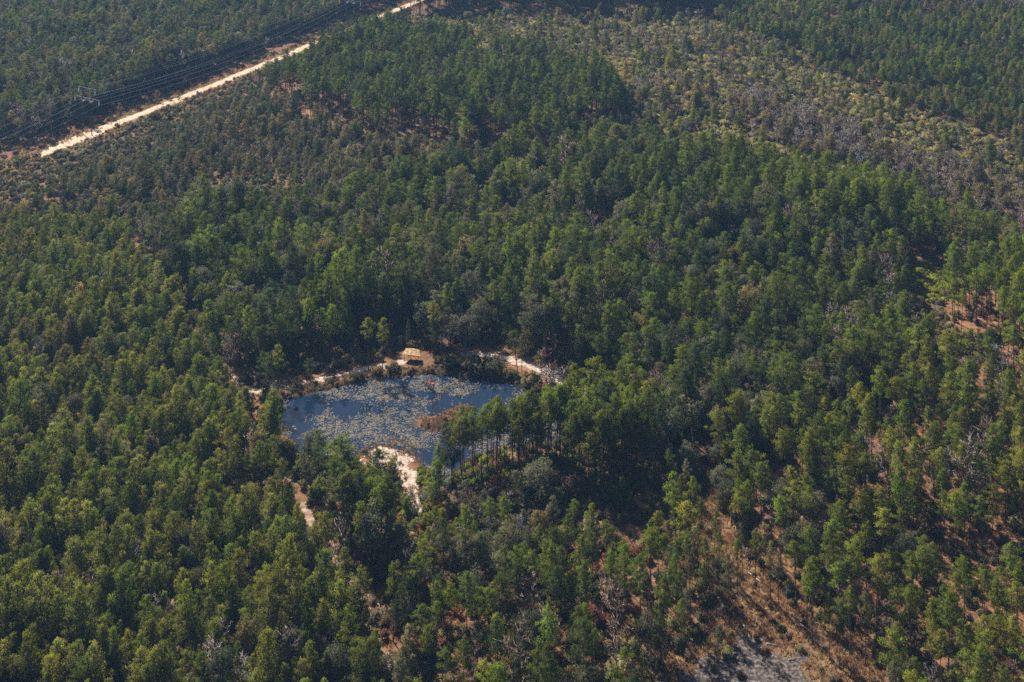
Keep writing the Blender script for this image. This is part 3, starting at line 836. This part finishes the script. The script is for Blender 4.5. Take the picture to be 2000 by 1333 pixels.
# shrubs and grasses
def scatter_under(seed, sel, s, hm, tints, keep=.8, m=1.0, kind=SH, w=(.8, 1.4), zone='under'):
    X, Y = grid_pts(s, seed)
    k = sel(X, Y)
    X, Y = X[k], Y[k]
    k = ~blocked(X, Y, m) if m is not None else np.ones(len(X), bool)
    k &= np.random.default_rng(seed).random(len(X)) < keep
    for x, y in zip(X[k], Y[k]):
        add(x, y, kind, max(.3, PR.gauss(*hm)), jitter(pick(tints, PR.random()), PR), zone, PR.uniform(*w))
for i, z in enumerate(ZONES):
    hm = (2.3, .7) if z[0] == 'scrub' else (1.9, .7)
    scatter_under(3000 + i, make_sel(i), z[7], hm, z[8], m=3.0 if z[0] == 'far_shore' else 1.0, zone=z[0])
scatter_under(3100, rest, 2.6, (2.0, .7), [OL, OD, OG, BB, TN], zone='upper_mix')
scatter_under(3101, lambda X, Y: line_off(X, Y) > 12, 4.5, (2.4, .8), [OL, OD, BB], zone='far_left')
near = lambda poly, a, b: (lambda X, Y: (sd_poly(poly, X, Y) > a) & (sd_poly(poly, X, Y) < b))
HEDGE = GP([(826, 925), (836, 960), (838, 995), (834, 1010)])
scatter_under(3200, lambda X, Y: (seg_dist(HEDGE, X, Y) < 1.4), .9, (1.7, .4), [(0.12, 0.12, 0.025), (0.14, 0.11, 0.03), G2], .95, None, w=(.7, 1.0), zone='spit')
scatter_under(3201, near(YELLOW, -1.5, 99), 1.1, (1.2, .35), [(0.22, 0.25, 0.02), (0.18, 0.21, 0.02), YG], .9, None, zone='yellow')
isle_sel = lambda X, Y: sd_poly(ISLE, X, Y) + (fbm(X + 37, Y + 11, 3.0, 2) - .5) * 4.5 > .6
scatter_under(3202, isle_sel, .55, (.48, .18), [(0.15, 0.085, 0.06), (0.12, 0.07, 0.05), (0.18, 0.125, 0.09), (.1, .07, .045)], .75, None, GT, (.7, 1.2), 'grass')
scatter_under(3212, isle_sel, 2.2, (.9, .3), [(0.15, 0.08, 0.055), BB, TN], .5, None, SH, (.6, 1.0), 'isle')
scatter_under(3203, lambda X, Y: (sd_poly(POND, X, Y) > -3.4) & (sd_poly(POND, X, Y) < .6) & (sd_poly(SPIT, X, Y) < -3.5), 1.4, (.85, .4), [OD, OD, BB, OL, BB, TN], .5, None, SH, (.7, 1.2), 'bank')
scatter_under(3213, lambda X, Y: (sd_poly(POND, X, Y) > -3.5) & (sd_poly(POND, X, Y) < .8) & (sd_poly(SPIT, X, Y) < -5), .8, (.6, .25), [(.16, .09, .05), (.1, .08, .04), (.2, .13, .07), OD], .6, None, GT, (.9, 1.7), 'grass')
scatter_under(3214, lambda X, Y: sd_poly(ISLE, X, Y) > -2.2, .9, (.45, .2), [(0.15, 0.08, 0.055), (0.24, 0.16, 0.11), (.1, .08, .04)], .16, None, GT, (.5, .9), 'grass')
scatter_under(3204, near(CLEAR, -2, 99), 3.2, (1.1, .4), [TN, OL, BB], .35, None, SH, (.8, 1.5), 'clearing')
scatter_under(3205, lambda X, Y: (line_off(X, Y) > 3) & (line_off(X, Y) < 14), 2.6, (1.2, .5), [BB, OL, OD, RS], .6, None, SH, (.8, 1.4), 'corridor')
scatter_under(3206, lambda X, Y: (line_off(X, Y) > -10) & (line_off(X, Y) < -5), 2.6, (1.2, .4), [BB, RS, TN, OL], .6, None, SH, (.8, 1.3), 'corridor')
scatter_under(3215, lambda X, Y: (sd_poly(WHITE, X, Y) > -2) & (fbm(X, Y, 5.0, 3) > .5), 1.3, (.55, .25), [OD, BB, (.05, .04, .035), OL], .45, None, SH, (.8, 1.6), 'clearing')
# dry grass
DG = [(0.22, 0.122, 0.055), (0.2, 0.1, 0.05), (0.14, 0.085, 0.045)]
scatter_under(3300, lambda X, Y: (sd_poly(CLEAR, X, Y) > -3) & (sd_poly(WHITE, X, Y) + (fbm(X, Y, 4.0, 4) - .5) * 17 < 1.2), .8, (.5, .2), DG + [(.15, .09, .05), (.34, .23, .12)], .8, None, GT, (.9, 2.2), 'grass')
scatter_under(3301, near(SPIT, -3.2, -.3), .8, (.45, .2), [(0.22, 0.12, 0.055), (0.19, 0.1, 0.05), (0.14, 0.12, 0.04)], .75, None, GT, (.8, 1.3), 'grass')
scatter_under(3302, lambda X, Y: (sd_poly(SPIT, X, Y) > 0) & (fbm(X, Y, 3.5, 3) < .55), .8, (.5, .18), [(0.22, 0.12, 0.065), (0.16, 0.09, 0.05), (0.12, 0.10, 0.05), (.09, .06, .04)], .6, None, GT, (.9, 1.8), 'grass')
scatter_under(3303, lambda X, Y: (np.abs(line_off(X, Y) - ROAD_OFF) < 9) & (np.abs(line_off(X, Y) - ROAD_OFF) > 2.6), 1.5, (.8, .25), [RS, (0.24, 0.13, 0.07), TN], .7, None, GT, (1, 1.8), 'grass')
scatter_under(3304, lambda X, Y: inside(RLOW, X, Y) | inside(BMID, X, Y), 1.7, (.6, .2), DG + [(0.16, 0.09, 0.05)], .6, .5, GT, (1, 1.8), 'grass')
scatter_under(3305, lambda X, Y: (seg_dist(TRACK, X, Y) < 5) & (seg_dist(TRACK, X, Y) > 1.2), 1.3, (.6, .2), DG + [OL], .6, None, GT, (1, 1.6), 'grass')
scatter_under(3306, near(LAWN, -2, 99), 1.0, (.5, .15), DG, .6, None, GT, (1, 1.6), 'grass')

X = np.array(rec['X']); Y = np.array(rec['Y']); Z = np.maximum(terrain(X, Y), WATER_Z - .06)
KD = np.array(rec['kind']); HT = np.array(rec['h']); WD = np.array(rec['w']); TI = np.array(rec['tint']); ZN = np.array(rec['zone'])
KEY = rec['key']
px, py = PX(X, Y)
crown_py = (H - HT * .7) * F / Y - HZ
in_frame = (px > 8) & (px < 1992) & (crown_py > 6) & (py < 1325 + HT * 4)
rvar = np.random.default_rng(3)
VAR = rvar.integers(0, 1000, len(X)); ROT = rvar.uniform(0, 6.283, len(X)); LEAN = rvar.normal(0, .02, (len(X), 2))
shore_z = np.array([k == 'shore' for k in KEY])
open_z = np.isin(ZN, ['near_shore', 'lower_right', 'open_stand', 'bottom', 'front_strip', 'block', 'key', 'grove'])
vt = np.where(open_z, rvar.integers(0, 8, len(X)), rvar.integers(4, 12, len(X)))
vt = np.where(shore_z, vt % 6, vt)
VAR = np.where(KD == TP, vt, VAR)
SEED_H = {k: v[2] for k, v in KINDS.items()}

# the 300 largest of each kind are single things, the rest of each kind one mass
CAT = {TP: 'pine tree', YP: 'pine tree', OK: 'oak tree', BT: 'bare tree', SH: 'shrub'}
NOUN = {TP: 'pine', YP: 'young pine', OK: 'oak', BT: 'leafless tree', SH: 'shrub'}
def tone_word(kind, t):
    if kind == BT:
        return 'pinkish' if t[0] > 1.35 * t[1] else ('grey' if t[2] > .7 * t[0] else 'brown')
    if t[0] > 1.5 * t[1]:
        return 'rust brown'
    if t[0] > 1.12 * t[1]:
        return 'tan'
    lum = t[1]
    if t[0] > .9 * t[1]:
        return 'olive' if lum < .11 else 'yellow-green'
    return 'dark green' if lum < .06 else ('mid green' if lum < .095 else 'light green')
PHRASE.update(under='in the woods', spit='along the white sand bank', yellow='in the bright yellow-green patch', isle='on the pond island',
              bank='at the edge of the pond', clearing='in the grassy clearing', corridor='along the power line corridor', grass='in the clearing')
single = np.zeros(len(X), bool)
for kd in (TP, YP, OK, BT, SH):
    size = (KD == kd) & in_frame
    keyed = np.array([k is not None for k in KEY]) & (KD == kd)
    order = np.argsort(-(np.where(size, HT / Y, -1)))
    n_left = 300 - keyed.sum()
    chosen = [i for i in order if size[i] and not keyed[i]][:max(0, n_left)]
    single[chosen] = True
    single |= keyed
for i in np.nonzero(single)[0]:
    kd = KD[i]
    tme, cme = PROTO[kd][VAR[i] % len(PROTO[kd])]
    t = TI[i]
    lab = KEY[i]
    if lab in (None, 'shore'):
        q = HT[i] / {TP: 14.5, YP: 9.0, OK: 9.5, BT: 7.5, SH: 2.0}[kd]
        size_w = 'tall ' if q > 1.1 else ('small ' if q < .85 else '')
        ph = PHRASE[ZN[i]]
        fx = PX(X[i], Y[i])[0]; fy = (H - HT[i] * .6) * F / Y[i] - HZ
        col_w = ['far left', 'left', 'centre left', 'centre', 'centre right', 'right', 'far right'][min(6, max(0, int(fx / 2000 * 7)))]
        row_w = ['top', 'upper', 'upper middle', 'middle', 'lower middle', 'lower', 'bottom'][min(6, max(0, int(fy / 1333 * 7)))]
        wl, wh = (.88, .98) if ZN[i] in ('left', 'upper_mix', 'bottom') else (.95, 1.09)
        wide_w = 'slim ' if WD[i] < wl else ('broad ' if WD[i] > wh else '')
        lab = f'{size_w}{wide_w}{tone_word(kd, t)} {NOUN[kd]} {ph}, {row_w} {col_w}'
    o = empty(kd, (X[i], Y[i], Z[i]), ROT[i], label=lab, category=CAT[kd])
    if KEY[i] in (None, 'shore'):
        o['group'] = f'{NOUN[kd]}s {PHRASE[ZN[i]]}'
    s = HT[i] / SEED_H[kd]; sw = s * WD[i] if kd in (SH,) else s ** .75 * WD[i]
    o.scale = (sw, sw, s)
    o.rotation_euler = (LEAN[i][0], LEAN[i][1], ROT[i])
    if KEY[i] and 'leaning' in KEY[i]:
        o.rotation_euler = (0.0, -0.1, 0.0)
    tr = link('trunk', tme, o)
    cr = link('crown', cme, o)
    cr['tint'] = [float(t[0]), float(t[1]), float(t[2])]

def scatter_nodes(col):
    ng = bpy.data.node_groups.new('scatter_' + col.name, 'GeometryNodeTree')
    ng.interface.new_socket('Geometry', in_out='INPUT', socket_type='NodeSocketGeometry')
    ng.interface.new_socket('Geometry', in_out='OUTPUT', socket_type='NodeSocketGeometry')
    gi = ng.nodes.new('NodeGroupInput'); go = ng.nodes.new('NodeGroupOutput')
    ci = ng.nodes.new('GeometryNodeCollectionInfo'); ci.inputs['Collection'].default_value = col
    ci.inputs['Separate Children'].default_value = True; ci.inputs['Reset Children'].default_value = True
    ip = ng.nodes.new('GeometryNodeInstanceOnPoints'); ip.inputs['Pick Instance'].default_value = True
    def na(t, nm):
        x = ng.nodes.new('GeometryNodeInputNamedAttribute'); x.data_type = t; x.inputs['Name'].default_value = nm
        return x.outputs['Attribute']
    L = ng.links.new
    L(gi.outputs[0], ip.inputs['Points']); L(ci.outputs[0], ip.inputs['Instance'])
    L(na('INT', 'variant'), ip.inputs['Instance Index']); L(na('FLOAT_VECTOR', 'turn'), ip.inputs['Rotation']); L(na('FLOAT_VECTOR', 'size'), ip.inputs['Scale'])
    L(ip.outputs[0], go.inputs[0])
    return ng

NG = {k: scatter_nodes(c) for k, c in PCOLL.items()}
def mass(name, kd, sel, label):
    ids = np.nonzero(sel)[0]
    if not len(ids):
        return
    me = bpy.data.meshes.new(name)
    me.from_pydata(np.stack([X[ids], Y[ids], Z[ids]], 1).tolist(), [], [])
    s = HT[ids] / SEED_H[kd]
    sw = s * WD[ids] if kd in (SH, GT) else s ** .75 * WD[ids]
    def put(nm, t, key, arr):
        a = me.attributes.new(nm, t, 'POINT'); a.data.foreach_set(key, np.ascontiguousarray(arr).ravel())
    put('variant', 'INT', 'value', (VAR[ids] % KINDS[kd][1]).astype(np.int32))
    put('turn', 'FLOAT_VECTOR', 'vector', np.stack([LEAN[ids, 0], LEAN[ids, 1], ROT[ids]], 1).astype(np.float32))
    put('size', 'FLOAT_VECTOR', 'vector', np.stack([sw, sw, s], 1).astype(np.float32))
    c = np.ones((len(ids), 4), np.float32); c[:, :3] = TI[ids]
    put('tint', 'FLOAT_COLOR', 'color', c)
    o = link(name, me, kind='stuff', label=label)
    md = o.modifiers.new('scatter', 'NODES'); md.node_group = NG[kd]
    return o
left_ = ~single
mass('pine_forest', TP, left_ & (KD == TP), 'mass of taller pines covering the woods')
mass('young_pine_forest', YP, left_ & (KD == YP), 'mass of younger bushy pines covering the land')
mass('oak_forest', OK, left_ & (KD == OK), 'grey-green broadleaf trees mixed through the woods')
mass('bare_forest', BT, left_ & (KD == BT), 'leafless grey trees mixed through the woods')
mass('undergrowth', SH, left_ & (KD == SH), 'low brush under and between the trees')
mass('grass', GT, left_ & (KD == GT), 'dry orange grass in the clearings and by the road')

# ------------------------------------------------------------------ lily pads
r = np.random.default_rng(21)
bx0, bx1, by0, by1 = bnd(POND, 0)
nc = 4200; n = nc * 16
ccx = r.uniform(bx0, bx1, nc); ccy = r.uniform(by0, by1, nc); spread_ = r.uniform(.25, 1.3, nc)
lx = np.repeat(ccx, 16) + r.normal(size=n) * np.repeat(spread_, 16); ly = np.repeat(ccy, 16) + r.normal(size=n) * np.repeat(spread_, 16)
hue_ = np.repeat(r.random(nc), 16)
lpx, lpy = PX(lx, ly)
dens = np.clip((fbm(lx, ly, 5.0, 3) - .44) * 7.0, 0.01, 1)
def hole(x, y, rx, ry, k=1.0):
    global dens
    e = ((lpx - x) / rx) ** 2 + ((lpy - y) / ry) ** 2
    dens = dens * (1 - k * np.clip(1.6 - e, 0, 1))
def boost(x, y, rx, ry, v):
    global dens
    e = ((lpx - x) / rx) ** 2 + ((lpy - y) / ry) ** 2
    dens = np.maximum(dens, v * np.clip(1.7 - e, 0, 1) * np.clip((fbm(lx + 70, ly, 4.0, 3) - .3) * 4, .1, 1))
boost(730, 848, 120, 36, 1.1); boost(690, 825, 70, 22, .8); boost(780, 785, 70, 18, .45); boost(960, 855, 90, 22, .6)
hole(598, 782, 42, 22, .97); hole(675, 794, 36, 20, .97); hole(590, 822, 28, 22, .7); hole(893, 780, 22, 10, .95); hole(975, 782, 42, 24, .9); hole(845, 893, 20, 14, 1); hole(940, 825, 40, 15, .7); hole(985, 750, 60, 14, .9)
boost(700, 752, 55, 10, .7); boost(870, 748, 60, 12, .6); boost(1030, 790, 40, 22, .75); boost(660, 770, 26, 8, .7)
ok = (sd_poly(POND, lx, ly) > .6) & (sd_poly(ISLE, lx, ly) < -.2) & (r.random(n) < np.minimum(dens * 1.05, .95))
lx, ly, hue_ = lx[ok], ly[ok], hue_[ok]
m_ = len(lx); rad = np.clip(.105 * np.exp(r.normal(0, .4, m_)), .05, .3)
ang = np.linspace(0, 2 * np.pi, 7)[:-1][None, :] + r.uniform(0, 6, (m_, 1))
tx, ty = r.normal(0, .12, m_), r.normal(0, .12, m_)
cxs = np.cos(ang) * rad[:, None]; sys_ = np.sin(ang) * rad[:, None]
VZ = WATER_Z + .02 + r.uniform(0, .05, m_)[:, None] + np.maximum(0, cxs * tx[:, None] + sys_ * ty[:, None])
LV = np.stack([lx[:, None] + cxs, ly[:, None] + sys_, VZ], -1).reshape(-1, 3)
LF = np.arange(len(LV)).reshape(-1, 6)
base = np.where((hue_ + r.normal(0, .15, m_))[:, None] < .7, np.array([[.14, .125, .105]]), np.where(r.random(m_)[:, None] < .5, np.array([[.11, .11, .05]]), np.array([[.15, .1, .075]])))
lsh = np.repeat(base * r.uniform(.6, 1.35, (m_, 1)), 6, 0)
M_PAD, n_, p_ = new_mat('lily_pad')
a_ = nd(n_, 'ShaderNodeAttribute', attribute_type='GEOMETRY', attribute_name='shade')
n_.links.new(a_.outputs['Color'], p_.inputs['Base Color']); p_.inputs['Roughness'].default_value = .6; p_.inputs['Specular IOR Level'].default_value = .15
link('lily_pads', mesh_np('lily_pads', LV, LF, [M_PAD], shade=lsh), kind='stuff', label='tan and olive lily pads floating on the pond')

# ------------------------------------------------------------------ shelter by the pond
sx, sy = SHELTER
sz = float(terrain(np.array([sx]), np.array([sy]))[0])
sh = empty('shelter', (sx, sy, sz), R_(-12), label='small open shelter with a tan leaf strewn roof above the far shore', category='shelter')
sh.scale = (.9, .85, .8)
nx, ny = 12, 8; V = []; Fc = []
for j in range(ny + 1):
    for i in range(nx + 1):
        u = i / nx * 2 - 1; v = j / ny
        w = 3.0 - .7 * v
        V.append((u * w + v * -.5, -2.0 + 3.6 * v - .35 * (1 - v) * (1 - u * u) * 1.2, 2.75 + v * .25 - .3 * u * u + .03 * math.sin(i * 3.1)))
for j in range(ny):
    for i in range(nx):
        a = j * (nx + 1) + i; Fc.append((a, a + 1, a + nx + 2, a + nx + 1))
k = len(V); V += [(x, y, z - .06) for x, y, z in V]
Fc += [tuple(k + q for q in reversed(f)) for f in list(Fc)]
rim = [i for i in range(nx + 1)] + [(j + 1) * (nx + 1) - 1 for j in range(1, ny + 1)] + [ny * (nx + 1) + i for i in reversed(range(nx))] + [j * (nx + 1) for j in reversed(range(1, ny))]
for a, b in zip(rim, rim[1:] + rim[:1]):
    Fc.append((a, k + a, k + b, b))
link('roof', mesh_np('roof', np.array(V), Fc, [M_ROOF]), sh)
mb = MB(); mb.path([(V[i][0], V[i][1] - .04, V[i][2] + .02) for i in range(nx + 1)], [.09] * (nx + 1), 5)
link('roof_edge', mb.mesh('roof_edge', M_CREAM), sh)
for u in (-2.8, 0, 2.8):
    for v in (-1.9, 1.3):
        u2 = u * (.85 if v < 0 else .6)
        link('post', MB().tube((u2, v, -.3), (u2, v, 2.5 if v < 0 else 2.75), .09, .08, 6).mesh('post', M_POST), sh)
for v, z in ((-1.9, 2.3), (1.3, 2.55)):
    link('beam', MB().box((0, v, z), (4.9 if v < 0 else 3.6, .14, .18)).mesh('beam', M_POST), sh)

# small red boat among the lily pads
bxp, byp = G(842, 747)
bo = empty('kayak', (bxp, byp, WATER_Z), R_(-20), label='small red kayak floating among the far lily pads', category='kayak')
def hull(L, W, D, top):
    V = []; Fc = []; ns = 14
    for i in range(ns + 1):
        t = i / ns * 2 - 1; w = W * (1 - abs(t) ** 2.2) + .01; d = D * (1 - abs(t) ** 3) + .02; lift = .12 * abs(t) ** 3
        for a in range(9):
            q = math.pi * a / 8
            V.append((t * L / 2, math.cos(q) * w, top + lift - math.sin(q) * d))
    for i in range(ns):
        for a in range(8):
            s = i * 9 + a; Fc.append((s, s + 9, s + 10, s + 1))
    return V, Fc
V, Fc = hull(2.0, .36, .22, .2)
link('hull', mesh_np('hull', np.array(V), Fc, [M_RED], smooth=True), bo)
dv = []; df = []
for i in range(15):
    t = i / 14 * 2 - 1; w = .36 * (1 - abs(t) ** 2.2) + .012; lift = .12 * abs(t) ** 3
    dv += [(t * 1.0, -w, .2 + lift), (t * 1.0, 0, .27 + lift * .8 - (.09 if abs(t) < .3 else 0)), (t * 1.0, w, .2 + lift)]
for i in range(14):
    for a in range(2):
        s = i * 3 + a; df.append((s, s + 1, s + 4, s + 3))
link('deck', mesh_np('deck', np.array(dv), df, [M_RED], smooth=True), bo)
link('seat', MB().box((-.15, 0, .26), (.35, .34, .1)).mesh('seat', M_POST), bo)

# fallen logs
LOGS = [((1563, 1221), (1590, 1242), .16, 'bleached fallen trunk lying across the orange grass, upper one'), ((1588, 1250), (1606, 1266), .14, 'bleached fallen trunk lying across the orange grass, lower one'),
        ((1452, 1222), (1466, 1250), .11, 'thin pale dead branch beside the lone slender pine'), ((1495, 1258), (1520, 1262), .1, 'short pale stick on the grey sand'),
        ((1462, 1120), (1490, 1142), .12, 'dark fallen stem at the top of the grassy clearing'), ((915, 1085), (938, 1112), .2, 'grey fallen trunk below the brown thicket'),
        ((1540, 1290), (1556, 1285), .1, 'pale stick at the right end of the grey sand'), ((1120, 722), (1124, 730), .14, 'white broken stem behind the right sand path'),
        ((1268, 823), (1282, 828), .14, 'white fallen stem in the dense woods right of the shore pines'), ((1308, 826), (1316, 822), .14, 'short white stem in the dark gap right of the shore pines')]
for a, b, rr, lab in LOGS:
    A = G(*a); B = G(*b)
    mid = ((A[0] + B[0]) / 2, (A[1] + B[1]) / 2)
    za, zb, zm = [float(terrain(np.array([p[0]]), np.array([p[1]]))[0]) for p in (A, B, mid)]
    o = empty('fallen_log', (mid[0], mid[1], zm), 0, label=lab, category='log')
    rel = lambda p, z, h: (p[0] - mid[0], p[1] - mid[1], z - zm + h)
    link('stem', MB().path([rel(A, za, rr + .1), (0.1, -.1, rr + .16), rel(B, zb, rr + .1)], [rr, rr * .85, rr * .5], 6).mesh('stem', M_LOG, True), o)
    bp = MB()
    for s_ in (.3, .5, .75):
        q = Vector(rel(A, za, rr + .1)).lerp(Vector(rel(B, zb, rr + .1)), s_)
        bp.tube(q, q + Vector((random.uniform(-.8, .8), random.uniform(-.8, .8), random.uniform(.2, .7))), rr * .35, rr * .12, 4)
    link('branch', bp.mesh('branch', M_LOG), o)

# ------------------------------------------------------------------ power line
rzl = math.atan2(LD[1], LD[0]) - math.pi / 2
def tower(P, lab):
    z = float(terrain(np.array([P[0]]), np.array([P[1]]))[0])
    t = empty('transmission_tower', (P[0], P[1], z), rzl, label=lab, category='tower')
    for s in (-1, 1):
        link('pole', MB().tube((s * 3.0, 0, -.5), (s * 3.0, 0, 21.0), .22, .14, 8).mesh('pole', M_STEEL, True), t)
    link('crossarm', MB().box((0, 0, 16.1), (15.6, .3, .35)).mesh('crossarm', M_STEEL), t)
    link('crossarm', MB().box((0, 0, 20.6), (11.0, .28, .32)).mesh('crossarm', M_STEEL), t)
    b = MB()
    for s in (-1, 1):
        b.tube((s * 3.0, .2, 4.5), (-s * 3.0, .2, 13.5), .09, .09, 5)
        b.tube((s * 3.0, 0, 18.6), (s * 7.4, 0, 16.3), .07, .07, 5)
        b.tube((s * 3.0, .1, 16.3), (-s * 0, .1, 20.4), .07, .07, 5)
    link('brace', b.mesh('brace', M_STEEL), t)
    def string(a, c):
        m = MB(); a = Vector(a); c = Vector(c)
        for k in range(9):
            q = a.lerp(c, k / 9); q2 = a.lerp(c, (k + .75) / 9)
            m.tube(q, q2, .24, .33, 8)
        m.tube(a, c, .07, .07, 5)
        link('insulator', m.mesh('insulator', M_PORC), t)
    for s in (-1, 1):
        string((s * 5.1, 0, 20.4), (s * 5.1, 0, 18.5)); string((s * 7.5, 0, 15.9), (s * 7.5, 0, 14.0))
        m = MB()
        a = Vector((s * 3.9 - s * .0, 0, 15.9)); c = Vector((s * 2.35, 0, 14.5)); e = Vector((s * .8, 0, 15.9))
        for q0, q1 in ((a, c), (e, c)):
            for k in range(8):
                m.tube(q0.lerp(q1, k / 8), q0.lerp(q1, (k + .75) / 8), .2, .28, 8)
        link('insulator', m.mesh('insulator', M_PORC), t)
    return z
tower(T1, 'dark transmission tower with white insulators, nearer one beside the sand road')
tower(T2, 'transmission tower with white insulators at the top edge, farther one')
span = T2 - T1
posts = [T1 - span, T1, T2, T2 + span]
names = {(-5.1, 18.5): 'upper left-hand', (5.1, 18.5): 'upper right-hand', (-7.5, 14.0): 'outer left-hand', (7.5, 14.0): 'outer right-hand', (-2.35, 14.5): 'inner left-hand', (2.35, 14.5): 'inner right-hand',
         (-3.0, 21.0): 'topmost left-hand', (3.0, 21.0): 'topmost right-hand'}
for (u, zt), nm in names.items():
    mb = MB(); pts = []
    for a, b in zip(posts[:-1], posts[1:]):
        for k in range(14):
            f = k / 14
            p = a + (b - a) * f - LN * u
            pts.append((p[0], p[1], zt - 5.2 * 4 * f * (1 - f) * (.6 if zt > 20 else 1)))
    p = posts[-1] - LN * u; pts.append((p[0], p[1], zt))
    rr = .03 if zt > 20 else .05
    mb.path(pts, [rr] * len(pts), 4)
    link('power_cable', mb.mesh('power_cable', M_WIRE), label=f'{nm} cable of the power line strung between the towers', category='cable', group='cables of the power line')

# ------------------------------------------------------------------ air
hz = MB().box((0, 0, (206 - 4) / 2), (8200, 8200, 210))
hme = bpy.data.meshes.new('haze'); hme.from_pydata(hz.v, [], hz.f)
hm_ = bpy.data.materials.new('haze_air'); hm_.use_nodes = True
hn = hm_.node_tree; hn.nodes.clear()
vo = hn.nodes.new('ShaderNodeVolumePrincipled'); ho = hn.nodes.new('ShaderNodeOutputMaterial')
vo.inputs['Color'].default_value = (0.3, 0.56, 1.0, 1); vo.inputs['Density'].default_value = 0.00009; vo.inputs['Anisotropy'].default_value = 0.2
hn.links.new(vo.outputs[0], ho.inputs['Volume'])
hme.materials.append(hm_)
link('haze', hme, kind='stuff', label='thin blue haze in the air')
print('PLANTS', len(X), 'single', int(single.sum()), {k: int((KD == k).sum()) for k in KINDS}, 'pads', m_)
